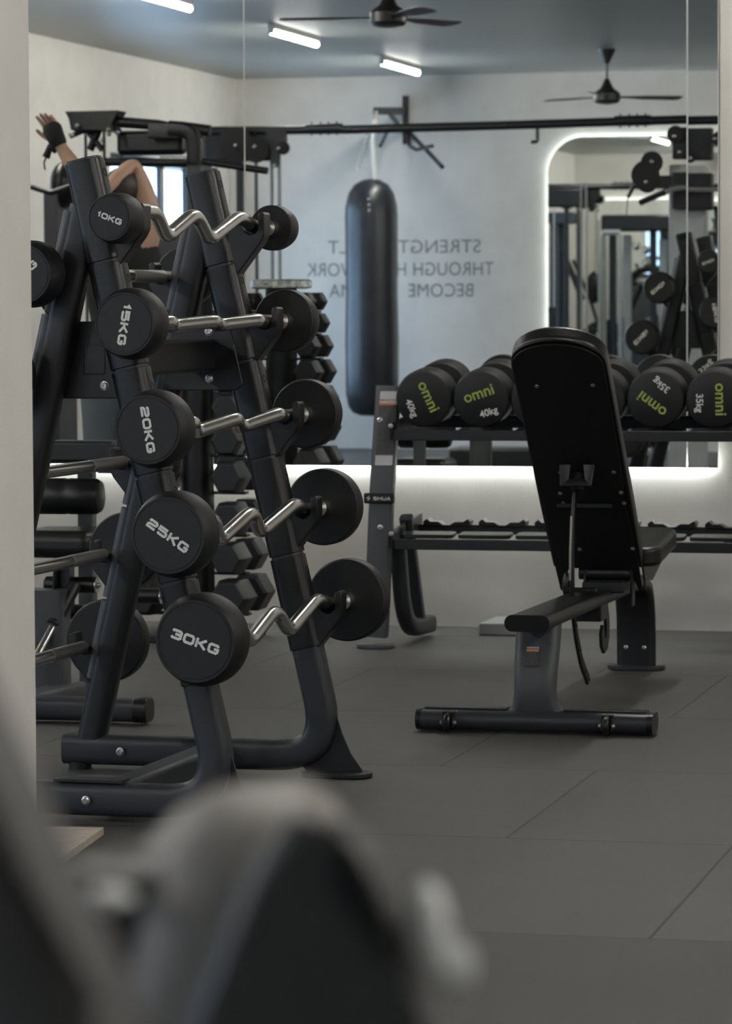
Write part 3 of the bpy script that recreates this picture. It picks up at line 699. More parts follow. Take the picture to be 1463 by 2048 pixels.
def dumbbell(k, kg, ang, label):
    xc = DX + X0D + PIT * k
    r = thing('dumbbell', label, 'dumbbell', (xc, DY - .035, .874), 0, group='round dumbbells on the upper tier')
    r.rotation_euler = (rad(5.2), 0, 0)
    R = .1005
    for y, s in ((0, 1), (.40, -1)):
        prof = [(0, 0), (R * .90, 0), (R * .94, .002), (R * .985, .010), (R, .022), (R, .112), (R * .985, .120), (R * .93, .126), (.03, .128), (0, .128)]
        h = sub(MB().lathe(prof, (0, y, 0), (0, s, 0), 56), 'weight_head', RUBBER, r, sharp=28)
        ux, uy = rot2((s, 0, 0), (0, 0, 1), ang)
        o = V((0, y, 0)); mbt = MB(); font_text(mbt, 'omni', o + uy * .020, ux, uy, (0, -s, 0), .055, bold=.016, sx=1.0); sub(mbt, 'brand_marking', GREEN, h)
        mbt = MB(); font_text(mbt, '%dkg' % kg, o + ux * .012 - uy * .052, ux, uy, (0, -s, 0), .034, bold=.018); sub(mbt, 'weight_marking', WHITE, h)
    sub(MB().lathe([(.014, .12), (.0155, .16), (.0165, .20), (.0155, .24), (.014, .28)], (0, 0, 0), (0, 1, 0), 20), 'handle', CHROME, r)
    return r
dumbbell(0, 40, 66, 'leftmost dumbbell marked 40kg, writing running downward')
dumbbell(1, 40, -18, 'dumbbell marked 40kg with nearly level green writing, second from the left')
dumbbell(2, 40, 30, 'third dumbbell from the left, hidden behind the bench backrest')
dumbbell(3, 35, 80, 'fourth dumbbell from the left, half hidden by the right edge of the backrest')
dumbbell(4, 35, 217, 'dumbbell marked 35kg with upside down writing, right of the backrest')
dumbbell(5, 35, 90, 'rightmost dumbbell marked 35kg with vertical writing, cut by the photo edge')

# =========================================================== hex dumbbell tower
tp = V((-3.60, 12.10, 0))
TW = thing('dumbbell_tower', 'tall black column stand for hex dumbbells behind the curl bar rack', 'dumbbell stand', tp)
sub(MB().lathe([(.062, .02), (.062, 1.27)], n=28), 'column', POWDER, TW)
sub(MB().prism(rrect(.42, .42, .06, 5), (0, 0, .015), (1, 0, 0), (0, 1, 0), (0, 0, .03)), 'base_plate', POWDER, TW, bevel=.006)
sub(MB().lathe([(.10, 1.264), (.122, 1.268), (.125, 1.272), (.125, 1.294), (.112, 1.302), (.0, 1.304)], n=8), 'top_tray', ACRY, TW, label='faceted pale rim tray')
TZ = [1.215, 1.13, 1.04, .94, .835, .72, .59, .44, .30, .16]
TR = [.040, .044, .050, .055, .058, .062, .066, .070, .066, .075]
def hexdb(x, y, z, R, rz, ext, label):
    r = thing('hex_dumbbell', label, 'dumbbell', (x, y, z), rz, group='hex dumbbells on the column stand')
    for s in (-1, 1):
        pts = [(R * math.cos(PI / 3 * i), R * math.sin(PI / 3 * i)) for i in range(6)]
        rs = [[V((a * q, s * yy, b * q)) for a, b in pts] for yy, q in ((.058, .80), (.066, 1), (.066 + ext * .75, 1), (.066 + ext, .82))]
        sub(MB().rings(rs), 'hex_head', HEXR, r, bevel=.004, sharp=20)
    sub(MB().cyl((0, -.06, 0), (0, .06, 0), .015), 'handle', CHROME, r)
    return r
for i, (z, R) in enumerate(zip(TZ, TR)):
    for s, nm in ((1, 'right'), (-1, 'left')):
        hexdb(tp.x + s * (.085 + R * 1.05), tp.y + .02, z, R, 0, .055 + .01 * i, 'hex dumbbell on the %s side of the column stand, %s from the top' % (nm, ['first', 'second', 'third', 'fourth', 'fifth', 'sixth', 'seventh', 'eighth', 'ninth', 'tenth'][i]))
    sub(MB().box((0, .02, z - R * .866 - .006), (.26 + R * 1.6, .05, .010)), 'cradle_arm', POWDER, TW, bevel=.003)

# =========================================================== abdominal bench behind the rack
ab = V((-3.40, 9.60, 0))
AB = thing('abdominal_bench', 'black padded machine with foam rollers between the pillar and the curl bar rack', 'exercise bench', ab)
def AL(px, py, Y): return at(px, py, Y) - ab
e1 = AL(292, 1422, 9.56)
sub(MB().sweep([(-.22, -.04, .042), (e1.x - .025, -.04, .042)], rrect(.085, .066, .02, 4), (0, 1, 0)), 'base_tube', BASEP, AB, sharp=40)
sub(MB().sweep([(e1.x - .03, -.04, .042), (e1.x + .012, -.04, .042)], rrect(.09, .070, .024, 4), (0, 1, 0)), 'end_cap', SLEEVE, AB, bevel=.004)
sub(MB().sweep([(-.06, .0, .03), (-.02, .55, .03)], rrect(.09, .05, .012, 3), (1, 0, 0)), 'floor_beam', GREYP, AB, sharp=40)
pc = AL(112, 1310, 10.1)
sub(MB().sweep([(pc.x - .03, .50, .03), (pc.x - .03, .50, .34)], rrect(.13, .10, .012, 3), (1, 0, 0)), 'column', GREYP, AB, sharp=40)
a = AL(205, 993, 10.2)
sub(MB().lathe([(0, 0), (.030, 0), (.047, .006), (.055, .020), (.056, .10), (.054, .11), (.056, .12), (.056, .23), (.05, .24), (0, .24)], a, (-1, 0, 0), 32), 'head_roll', VINYL, AB)
a = AL(208, 1085, 10.2)
sub(MB().box(a + V((-.125, 0, 0)), (.25, .26, .085)), 'seat_pad', VINYL, AB, bevel=.035, seg=5)
for (px_, py_, rr, dy) in ((193, 1170, .025, 0), (178, 1224, .024, .04), (322, 1192, .024, -.06)):
    a = AL(px_, py_, 10.2 + dy)
    sub(MB().lathe([(rr * .8, 0), (rr, .004), (rr, .16), (rr * .8, .165)], a, (-1, 0, 0), 24), 'foam_roller', VINYL, AB)
    sub(MB().lathe([(rr * 1.02, -.003), (rr * 1.02, .001), (rr * .8, .001)], a, (-1, 0, 0), 24), 'roller_ring', CHROME, AB)
    mbb = MB(); bolt(mbb, a + V((.004, 0, 0)), (1, 0, 0), .009, .009); sub(mbb, 'bolt', BOLT, AB)
a = AL(118, 1110, 10.15); b = AL(112, 1240, 10.15)
sub(MB().sweep([a, b], rrect(.008, .08, .002, 2), (1, 0, 0)).box((a + b) / 2 + V((.025, .02, .0)), (.03, .05, .16)), 'roller_bracket', POWDER, AB)
a = AL(75, 1310, 10.0); b = AL(150, 1170, 10.15); m_ = a.lerp(b, .42)
sub(MB().cyl(a + (a - b) * .3, m_, .013), 'adjusting_rod', CHROME, AB)
sub(MB().cyl(m_, b, .021).lathe([(.021, -.004), (.026, 0), (.026, .012), (.021, .016)], m_, b - a, 20), 'rod_sleeve', POWDER, AB)
a = AL(235, 903, 10.25)
sub(MB().box(a + V((-.135, 0, 0)), (.27, .08, .068)), 'cross_member', POWDER, AB, bevel=.012)
sub(MB().box(a + V((-.14, .12, -.42)), (.05, .05, .80)), 'rear_post', GREYP, AB, bevel=.008)
sub(MB().box(a + V((.06, 0, -.05)), (.05, .06, .10)).box(a + V((.02, -.03, -.02)), (.14, .04, .09)), 'pivot_block', POWDER, AB, bevel=.004)

# small pale plinth against the wall beyond the bench
a = at(968, 1245, 12.45); b = at(1042, 1245, 12.45)
pln = MB().box(((a.x + b.x) / 2, 12.55, .022), (b.x - a.x + .02, .30, .044)); tag(pln.build('floor_plinth', SHROUD, bevel=.006), 'low pale grey slab on the floor against the wall behind the bench', 'slab')

# =========================================================== equipment seen in the mirror
# punching bag
bp = vat(743, 600, 27.45)
BG = thing('punching_bag', 'long black hanging punching bag in front of the wall slogan', 'punching bag', (bp.x, bp.y, 0))
zb, zt = vat(743, 832, 27.45).z, vat(743, 357, 27.45).z
rb = .213
sub(MB().lathe([(0, zb), (.10, zb + .004), (.16, zb + .03), (.195, zb + .08), (rb, zb + .18), (rb + .004, zb + .6), (rb - .004, zb + 1.0), (rb, zt - .3), (rb - .005, zt - .22), (.185, zt - .12), (.14, zt - .05), (.07, zt - .01), (0, zt)], n=40), 'bag_body', BAGM, BG, sharp=60)
zh = vat(750, 240, 27.45).z
sub(MB().sweep([(.05, .02, zt - .12), (.03, .0, zt + .02), (.012, 0, zt + .3), (.03, 0, zh)], rrect(.035, .02, .008, 3), (1, 0, 0)), 'hanging_strap', STRAP, BG)
mbb = MB()
for k in range(7):
    c = V((-.03 - .012 * k, .0, zt + .34 - .04 * k)); mbb.tube([c + V((.012 * math.cos(t), .004, .02 * math.sin(t))) for t in [2 * PI * j / 8 for j in range(9)]], .004, 6)
sub(mbb, 'chain', BOLT, BG)
mbb = MB()
for k in range(3): mbb.ball((.03 + .002 * k, rb - .012, zt - .17 - .045 * k), .011)
sub(mbb, 'rivet', BOLT, BG)
# wall bracket
wb = thing('bag_bracket', 'dark steel wall bracket carrying the punching bag', 'bracket', (vat(808, 230, 28.4).x, BY, 0))
def WB(px, py, Yv): return vat(px, py, Yv) - wb.location
sub(MB().box(WB(811, 240, 28.45), (.05, .03, .40)), 'wall_plate', POWDER, wb)
a = WB(805, 222, 28.4); b = WB(752, 222, 27.5)
sub(MB().sweep([a, b], rrect(.05, .06, .006, 2), (1, 0, 0)), 'arm', POWDER, wb)
sub(MB().sweep([WB(806, 262, 28.4), WB(778, 226, 27.8)], rrect(.03, .03, .004, 2), (1, 0, 0)), 'brace', POWDER, wb)
sub(MB().cyl(WB(752, 222, 27.5), WB(752, 240, 27.5), .015), 'hook', BOLT, wb)
sub(MB().tube(fillet([WB(815, 262, 28.4), WB(818, 292, 28.2), WB(832, 300, 28.0), WB(864, 292, 27.7)], .05, 4), .016), 'lower_grip', POWDER, wb)
sub(MB().tube([WB(816, 262, 28.4), WB(884, 334, 27.6)], .018), 'side_grip', POWDER, wb)
sub(MB().tube([WB(775, 262, 28.4), WB(760, 292, 27.9)], .014), 'side_grip', POWDER, wb)

# cable crossover: two towers joined by a long bar
YC = 22.5
cc = thing('cable_crossover', 'black cable crossover machine, its long bar running across the mirror', 'cable machine', (vat(500, 262, YC).x, 2 * MIRY - YC, 0))
def CC(px, py, Yv=YC): return vat(px, py, Yv) - cc.location
pth = [CC(405, 262), CC(700, 259), CC(1000, 251), CC(1371, 239), CC(1500, 236)]
sub(MB().tube(pth, .029, 16), 'cross_bar', POWDER, cc)
for px_ in (648, 1265):
    a = CC(px_ - 36, 262 - (px_ - 500) * .026); b = CC(px_ + 36, 262 - (px_ + 72 - 500) * .026)
    mbb = MB().cyl(a, b, .034)
    for t in (.15, .4, .62, .85):
        for s in (-1, 1): mbb.cyl(a.lerp(b, t) + V((0, 0, s * .03)), a.lerp(b, t) + V((0, 0, s * .045)), .006)
    sub(mbb, 'bar_joint', POWDER, cc)
sub(MB().tube(fillet([CC(1074, 252), CC(1074, 284), CC(1062, 284)], .03, 4), .012), 'bar_hook', POWDER, cc)
# right tower
def vbox(px0, px1, py0, py1, Yv, dy, name, m, par, org, label=None, bevel=.008):
    a = vat(px0, py0, Yv) - org; b = vat(px1, py1, Yv) - org
    return sub(MB().box(((a.x + b.x) / 2, a.y, (a.z + b.z) / 2), (abs(b.x - a.x), dy, abs(a.z - b.z))), name, m, par, label=label, bevel=bevel)
O = cc.location
vbox(1346, 1412, 330, 1330, YC, .16, 'tower_shroud', SHROUD, cc, O, 'pale grey tall shroud')
vbox(1338, 1349, 330, 1330, YC - .05, .05, 'guide_post', SHROUD, cc, O)
vbox(1345, 1425, 345, 418, YC - .1, .10, 'carriage', SLEEVE, cc, O)
vbox(1345, 1425, 255, 318, YC - .05, .08, 'pulley_plate', POWDER, cc, O)
mbb = MB()
for px_, py_, r_ in ((1350, 268, .055), (1438, 275, .05), (1360, 304, .035), (1380, 314, .03)): mbb.cyl(CC(px_, py_, YC - .16), CC(px_, py_, YC - .10), r_, n=28)
sub(mbb, 'pulley', SLEEVE, cc)
mbb = MB()
for px_, py_ in ((1348, 272), (1428, 275), (1358, 304), (1379, 314), (1303, 323), (1291, 364)): mbb.ball(CC(px_, py_, YC - .22), .013)
sub(mbb, 'pulley_bolt', BOLT, cc)
mbb = MB(); mbb.cyl(CC(1303, 325, YC - .16), CC(1303, 325, YC - .10), .072, n=30); mbb.cyl(CC(1290, 350, YC - .16), CC(1290, 350, YC - .10), .092, n=30); mbb.cyl(CC(1294, 364, YC - .17), CC(1294, 364, YC - .09), .07, n=30)
mbb.box(CC(1328, 362, YC - .12), (.13, .05, .07)); sub(mbb, 'swivel_pulley', SLEEVE, cc)
sub(MB().tube([CC(1267, 370, YC - .15), CC(1255, 395, YC - .15)], .014).tube([CC(1255, 395, YC - .15), CC(1252, 430, YC - .15)], .004), 'cable_clip', POWDER, cc)
sub(MB().tube(fillet([CC(1280, 405, YC - .3), CC(1325, 386, YC - .3), CC(1352, 374, YC - .3), CC(1400, 376, YC - .3), CC(1470, 374, YC - .3)], .06, 4), .018), 'pull_bar', CHROME, cc)
sub(MB().tube([CC(1278, 406, YC - .3), CC(1330, 384, YC - .3)], .020), 'bar_grip', SLEEVE, cc)
sub(MB().tube([CC(1432, 410, YC - .1), CC(1440, 500, YC - .1)], .02), 'cable', POWDER, cc)
vbox(1320, 1435, 1318, 1330, YC, .5, 'tower_base', POWDER, cc, O)
# left tower
for a_, b_, m_, nm in ((473, 493, POWDER, 'tower_post'), (510, 520, POWDER, 'tower_post'), (541, 551, SHROUD, 'guide_rod'), (556, 566, SHROUD, 'tower_post')):
    vbox(a_, b_, 262, 1330, YC + (.0 if m_ is POWDER else .15), .06, nm, m_, cc, O)
vbox(410, 545, 268, 322, YC + .05, .10, 'top_housing', SLEEVE, cc, O, bevel=.02)
a, b = CC(545, 262), CC(560, 335)
sub(MB().prism([(CC(x, y).x, CC(x, y).z) for x, y in ((535, 262), (575, 262), (576, 292), (562, 300), (560, 334), (545, 336), (540, 300), (535, 300))], (0, .03, 0), (1, 0, 0), (0, 0, 1), (0, .03, 0)), 'pulley_plate', SLEEVE, cc)
mbb = MB()
for px_, py_, r_ in ((470, 290, .12), (512, 300, .085), (566, 296, .045)): mbb.cyl(CC(px_, py_, YC - .10), CC(px_, py_, YC - .05), r_, n=28)
sub(mbb, 'pulley', SLEEVE, cc)
mbb = MB()
for px_, py_ in ((471, 290), (509, 293), (557, 296), (549, 330)): mbb.ball(CC(px_, py_, YC - .16), .014)
sub(mbb, 'pulley_bolt', BOLT, cc)
vbox(440, 585, 1318, 1330, YC, .5, 'tower_base', POWDER, cc, O)
vbox(420, 466, 620, 1318, YC + .1, .14, 'weight_stack', SLEEVE, cc, O)
for px_ in (428, 458): vbox(px_ - 3, px_ + 3, 330, 620, YC + .1, .02, 'guide_rod', CHROME, cc, O, bevel=0)

# lat pulldown frame nearer the mirror
YL = 17.0
lp = thing('pulldown_machine', 'black pulldown station with pulleys and pads beside the person', 'cable machine', (vat(300, 600, YL).x, 2 * MIRY - YL, 0))
O = lp.location
def LP(px, py, Yv=YL): return vat(px, py, Yv) - O
sub(MB().sweep(fillet([LP(389, 1100), LP(391, 262), LP(360, 262), LP(300, 262)], .12, 6), rrect(.07, .075, .015, 3), (0, 1, 0)), 'main_post', GREYP, lp, sharp=40)
sub(MB().sweep(fillet([LP(391, 330), LP(391, 262), LP(340, 258)], .10, 6), rrect(.078, .085, .02, 3), (0, 1, 0)), 'post_cover', SLEEVE, lp, sharp=40)
sub(MB().prism([(LP(x, y).x, LP(x, y).z) for x, y in ((138, 224), (245, 222), (232, 250), (236, 262), (150, 262), (146, 240))], (0, 0, 0), (1, 0, 0), (0, 0, 1), (0, .14, 0)), 'top_cowl', SLEEVE, lp, bevel=.004)
sub(MB().tube([LP(236, 244), LP(315, 250), LP(372, 262)], .028), 'top_tube', POWDER, lp)
sub(MB().tube([LP(360, 254), LP(420, 262)], .030), 'top_tube', POWDER, lp)
vbox(236, 372, 262, 310, YL + .1, .10, 'top_housing', SLEEVE, lp, O, bevel=.03)
sub(MB().tube([LP(205, 324), LP(380, 326)], .022), 'cross_tube', POWDER, lp)
sub(MB().tube([LP(320, 316, YL - .1), LP(374, 317, YL - .1)], .010), 'chrome_tube', CHROME, lp)
sub(MB().tube([LP(400, 322), LP(535, 342)], .018), 'rear_tube', POWDER, lp)
sub(MB().tube(fillet([LP(140, 270), LP(160, 258), LP(230, 262), LP(236, 272)], .02, 3), .008), 'pull_handle', CHROME, lp)
mbb = MB().tube([LP(163, 262), LP(140, 272)], .016).tube([LP(163, 262), LP(198, 262)], .014).tube([LP(198, 258), LP(180, 300)], .020).tube([LP(175, 262), LP(205, 300)], .016)
sub(mbb, 'pulley_yoke', SLEEVE, lp)
mbb = MB()
for px_, py_ in ((155, 251), (217, 259), (218, 268), (205, 280), (145, 270)): mbb.ball(LP(px_, py_, YL - .1), .012)
sub(mbb, 'pulley_bolt', BOLT, lp)
for px_ in (175, 212, 245): vbox(px_ - 5, px_ + 5, 262, 1100, YL + .15, .04, 'guide_rod', POWDER, lp, O)
vbox(322, 327, 326, 420, YL + .12, .02, 'guide_rod', CHROME, lp, O, bevel=0)
vbox(105, 140, 380, 1100, YL + .25, .3, 'side_shroud', GREYP, lp, O)
sub(MB().ball(LP(128, 370, YL + .2), .10, .7, 1, 1.2), 'side_pad', VINYL, lp)
sub(MB().tube([LP(62, 374, YL - .2), LP(102, 386, YL - .2), LP(142, 372, YL - .2)], .014), 'lower_handle', POWDER, lp)
vbox(120, 410, 1090, 1100, YL, .6, 'base_frame', POWDER, lp, O)
vbox(260, 372, 470, 560, YL + .4, .05, 'lower_housing', GREYP, lp, O)

# =========================================================== person (standing, arms raised)
YP = 14.4
pr_ = thing('person', 'person in black sleeveless top with raised arms and a black glove, back to the view', 'person', (vat(250, 600, YP).x, 2 * MIRY - YP, 0))
O = pr_.location
def PP(px, py, dy=0): return vat(px, py, YP + dy) - O
body = bpy.data.meshes.new('body')
Vx, Ed, Rd = [], [], []
def add(p, r, par=None):
    Vx.append(tuple(p)); Rd.append(r); i = len(Vx) - 1
    if par is not None: Ed.append((par, i))
    return i
hipz = .95; cxh = PP(250, 600).x
pel = add((cxh, 0, hipz), .15)
wst = add((cxh, .0, 1.10), .125, pel); chs = add((cxh, .0, 1.32), .145, wst); nkb = add((cxh, 0, 1.50), .075, chs); nk = add((PP(250, 425).x, 0, 1.56), .055, nkb); hd0 = add(PP(248, 395), .075, nk); hd1 = add(PP(246, 368), .082, hd0); hd2 = add(PP(246, 350), .05, hd1)
def arm(side, sh, el, wr):
    s0 = add(sh, .06, chs); e0 = add(el, .038, s0); w0 = add(wr, .026, e0); return w0
sR = PP(306, 440); eR = PP(268, 326); wR = PP(212, 378, -.13)
s0 = add(PP(300, 452), .062, chs); m0 = add((PP(300, 452) + eR) / 2 + V((.012, 0, 0)), .050, s0); e0 = add(eR, .036, m0); f0 = add((eR + wR) / 2, .037, e0); w0 = add(wR, .026, f0)
handR = w0
s1 = add(PP(196, 452), .062, chs); e1_ = add(PP(172, 365), .042, s1); f1 = add(PP(140, 322), .036, e1_); w1 = add(PP(118, 288), .026, f1)
for s in (-1, 1):
    h = add((cxh + s * .09, 0, .88), .095, pel); kn = add((cxh + s * .11, .01, .50), .062, h); an = add((cxh + s * .12, -.01, .09), .042, kn); add((cxh + s * .13, -.14, .04), .036, an)
def hand(wi, d, side, fold):
    """palm with five bent fingers; d along the hand, side across the palm"""
    W = V(Vx[wi]); d = V(d).normalized(); sd = V(side).normalized(); nrm = d.cross(sd)
    pm = add(W + d * .045, .030, wi)
    for k, (off, ln) in enumerate(((-.027, .070), (-.009, .078), (.009, .074), (.027, .058))):
        k0 = add(W + d * .080 + sd * off, .0105, pm); k1 = add(W + d * (.080 + ln * .5) + sd * off * 1.1 + nrm * fold * .3, .0088, k0); add(W + d * (.080 + ln * .85) + sd * off * 1.1 + nrm * fold, .0075, k1)
    t0 = add(W + d * .030 + sd * -.034, .011, pm); t1 = add(W + d * .060 + sd * -.056 + nrm * fold * .2, .0095, t0); add(W + d * .085 + sd * -.062 + nrm * fold * .5, .008, t1)
hand(w1, PP(98, 245) - PP(118, 288), (1, 0, .2), .04)
hand(w0, PP(200, 405) - PP(215, 372), (0, 1, .2), .03)
body.from_pydata(Vx, Ed, [])
bo = bpy.data.objects.new('body', body); COL.objects.link(bo); bo.parent = pr_
sk = bo.modifiers.new('skin', 'SKIN'); sk.use_smooth_shade = True
for i, r_ in enumerate(Rd): body.skin_vertices[0].data[i].radius = (r_, r_ * (.72 if i in (pel, wst, chs, nkb) else 1))
body.skin_vertices[0].data[0].use_root = True
ss = bo.modifiers.new('subsurf', 'SUBSURF'); ss.levels = 2; ss.render_levels = 2
body.materials.append(SKIN)
hc = PP(247, 382)
sub(MB().ball(hc + V((0, .012, .012)), .090, .92, 1.02, 1.02, n=24), 'hair', HAIR, pr_)
fm = MB().ball(hc + V((0, -.10, -.02)), .016, .7, 1.1, 1.3)
sub(fm, 'nose', SKIN, pr_)
fm = MB()
for s in (-1, 1): fm.ball(hc + V((s * .03, -.088, .012)), .009)
sub(fm, 'eyes', CLOTHB, pr_)
sub(MB().ball(hc + V((0, -.092, -.055)), .016, 1.2, .5, .35), 'mouth', ORANGE, pr_)
tor = MB(); rs = []
for z, rx, ry in ((.93, .175, .125), (1.02, .16, .115), (1.12, .15, .11), (1.25, .168, .122), (1.36, .18, .125), (1.45, .15, .105), (1.50, .105, .085)):
    rs.append([V((cxh + rx * math.cos(2 * PI * i / 28), ry * math.sin(2 * PI * i / 28), z)) for i in range(28)])
tor.rings(rs); sub(tor, 'tank_top', CLOTHB, pr_, sharp=60)
lg = MB()
for s in (-1, 1):
    lg.rings([[V((cxh + s * x_ + r_ * math.cos(2 * PI * i / 20), y_ + r_ * math.sin(2 * PI * i / 20), z_)) for i in range(20)] for x_, y_, z_, r_ in ((.085, 0, .99, .115), (.095, 0, .80, .105), (.11, .01, .50, .070), (.115, .005, .30, .062), (.12, -.01, .12, .048))])
sub(lg, 'leggings', CLOTHG, pr_, sharp=60)
for s in (-1, 1):
    sub(MB().box((cxh + s * .128, -.09, .035), (.085, .27, .068)), 'shoe', CLOTHB, pr_, bevel=.028, seg=4)
gl = MB(); W = V(Vx[w1]); d = (PP(98, 245) - PP(118, 288)).normalized()
gl.lathe([(.030, -.01), (.036, .0), (.040, .04), (.044, .07), (.034, .095), (0, .10)], W, d, 20)
sub(gl, 'glove', CLOTHB, pr_, label='black fingerless glove')
# strap handle she holds, hanging
sh = thing('strap_handle', 'short black strap dangling below the gloved hand', 'strap', PP(100, 295) + O)
sub(MB().tube([PP(112, 300) - PP(100, 295), V((0, 0, 0)), PP(92, 315) - PP(100, 295)], .018), 'grip', CLOTHB, sh)
sub(MB().tube([PP(92, 315) - PP(100, 295), PP(88, 325) - PP(100, 295), PP(90, 340) - PP(100, 295)], .004), 'cord', CLOTHB, sh)

# =========================================================== machines seen through the round cornered mirror
def V2(px, py, Yv): return vat2(px, py, Yv)
Y2 = 42.0
bk_ = thing('air_bike', 'black fan wheel exercise bike seen in the round cornered mirror', 'exercise bike', (V2(1205, 690, Y2).x, V2(1205, 690, Y2).y, 0))
O = bk_.location
sub(MB().lathe([(.02, -.04), (.29, -.04), (.31, -.02), (.31, .02), (.29, .04), (.02, .04)], V2(1208, 690, Y2) - O, (0, 1, 0), 40), 'fan_wheel', SLEEVE, bk_)
sub(MB().lathe([(0, .0), (.145, .0), (.15, .012), (0, .02)], V2(1208, 692, Y2) - O + V((0, .05, 0)), (0, 1, 0), 32), 'hub_cover', SHROUD, bk_)
sub(MB().tube([V2(1208, 690, Y2) - O, V2(1180, 600, Y2) - O, V2(1150, 520, Y2) - O + V((0, -.15, 0))], .022), 'handlebar', POWDER, bk_)
sub(MB().ball(V2(1187, 575, Y2) - O, .13, .75, .4, 1.5, n=20), 'backrest', VINYL, bk_)
sub(MB().tube([V2(1208, 700, Y2) - O, V2(1208, 800, Y2) - O + V((-.0, 0, 0))], .03).box((-.0, -.3, .04), (.5, .06, .06)).box((-.0, .4, .04), (.5, .06, .06)).box((0, .05, .06), (.07, .8, .06)), 'frame', POWDER, bk_)
sub(MB().box((0, -.32, .88), (.2, .26, .06)), 'saddle', VINYL, bk_, bevel=.025)
sub(MB().tube([(0, -.32, .06), (0, -.32, .86)], .028), 'saddle_post', CHROME, bk_)
sb = thing('spin_bike', 'spin bike with pale grips seen in the round cornered mirror', 'exercise bike', (V2(1285, 600, 42.15).x, V2(1285, 600, 42.15).y, 0))
O = sb.location
def S2(px, py, dy=0): return V2(px, py, 42.15 + dy) - O
sub(MB().tube([S2(1262, 566), S2(1284, 566), S2(1300, 560, .2)], .028), 'handlebar', POWDER, sb)
sub(MB().ball(S2(1283, 563, -.1), .05, 1.3, 1, .8).ball(S2(1310, 564, -.1), .045, 1.3, 1, .8), 'grip', SHROUD, sb)
sub(MB().tube([S2(1283, 570), S2(1240, 660)], .035).tube([S2(1240, 660), (S2(1240, 660).x, 0, .05)], .03), 'frame_tube', POWDER, sb)
sub(MB().tube([S2(1296, 570), S2(1325, 650)], .030), 'fork', SHROUD, sb)
sub(MB().lathe([(.02, -.03), (.23, -.03), (.23, .03), (.02, .03)], (S2(1300, 700).x, 0, .33), (0, 1, 0), 36), 'flywheel', POWDER, sb)
sub(MB().box((S2(1285, 700).x, 0, .03), (.36, .5, .06)), 'base', POWDER, sb)
tm = thing('treadmill', 'dark treadmill with a pale sloping side rail seen in the round cornered mirror', 'treadmill', (V2(1290, 700, 41.2).x, V2(1290, 700, 41.2).y, 0))
O = tm.location
def T2(px, py, dy=0): return V2(px, py, 41.2 + dy) - O
a, b = T2(1232, 694), T2(1345, 610)
sub(MB().sweep([a, a.lerp(b, .5) + V((0, 0, .04)), b], rrect(.05, .06, .01, 2), (0, 1, 0)), 'side_rail', SHROUD, tm)
sub(MB().prism([(a.x, a.z - .03), (a.lerp(b, .5).x, a.lerp(b, .5).z + .01), (b.x, b.z - .03), (b.x + .3, b.z - .03), (b.x + .3, .05), (a.x - .1, .05)], (0, 0, 0), (1, 0, 0), (0, 0, 1), (0, .5, 0)), 'housing', BLUEG, tm, bevel=.02)
fr = thing('mirror_side_machine', 'grey machine with a rounded black hood seen in the round cornered mirror', 'exercise machine', (V2(1300, 600, 43.3).x, V2(1300, 600, 43.3).y, 0))
O = fr.location
def H2(px, py, dy=0): return V2(px, py, 43.3 + dy) - O
sub(MB().tube(fillet([H2(1255, 800), H2(1255, 540), H2(1345, 536), H2(1400, 536)], .28, 8), .04), 'hood_frame', SLEEVE, fr)
a, b = H2(1262, 548), H2(1400, 860)
sub(MB().prism(rrect(b.x - a.x, a.z - .05, .12, 5), ((a.x + b.x) / 2, .05, (a.z + .05) / 2), (1, 0, 0), (0, 0, 1), (0, .10, 0)), 'hood_panel', GREYP, fr)
# weight machines along the left wall (posts, rods, pads)
mg = thing('multi_station', 'tall multi station weight machine with posts and rods seen in the round cornered mirror', 'weight machine', (V2(1180, 600, 40).x, V2(1180, 600, 40).y, 0))
O = mg.location
def M2(px, py, dy=0): return V2(px, py, 40 + dy) - O
for px0, px1, py0, m_, nm, dy in ((1100, 1116, 430, BLUEG, 'post', 0), (1118, 1136, 432, BLUEG, 'post', .2), (1153, 1161, 420, POWDER, 'post', 0), (1196, 1201, 440, SHROUD, 'guide_rod', 0), (1203, 1212, 470, SHROUD, 'guide_rod', .1), (1236, 1244, 470, SHROUD, 'guide_rod', 0), (1247, 1262, 470, SHROUD, 'weight_shroud', .3), (1218, 1232, 450, POWDER, 'post', .2), (1318, 1334, 480, SHROUD, 'weight_shroud', .3), (1300, 1312, 440, POWDER, 'post', .3)):
    a = M2(px0, py0, dy); b = M2(px1, py0, dy)
    sub(MB().box(((a.x + b.x) / 2, a.y, a.z / 2), (b.x - a.x, .07, a.z)), nm, m_, mg, bevel=.006)
a, b = M2(1098, 425), M2(1150, 448)
sub(MB().box(((a.x + b.x) / 2, .0, (a.z + b.z) / 2), (b.x - a.x, .2, a.z - b.z)), 'top_housing', BLUEG, mg, bevel=.02)
a, b = M2(1162, 395), M2(1194, 416); sub(MB().box(((a.x + b.x) / 2, .0, (a.z + b.z) / 2), (b.x - a.x, .2, a.z - b.z)), 'top_block', SLEEVE, mg, bevel=.01)
a, b = M2(1200, 430), M2(1345, 462); sub(MB().box(((a.x + b.x) / 2, .15, (a.z + b.z) / 2), (b.x - a.x, .25, a.z - b.z)), 'top_housing', SLEEVE, mg, bevel=.03)
sub(MB().tube([M2(1125, 502), M2(1165, 600)], .035), 'lever_arm', POWDER, mg)
sub(MB().tube([M2(1205, 465, -.3), M2(1240, 465, -.3)], .03), 'handle', SHROUD, mg)
sub(MB().box((M2(1222, 700).x, .1, .05), (1.5, .5, .10)), 'base', POWDER, mg)
mbb = MB()
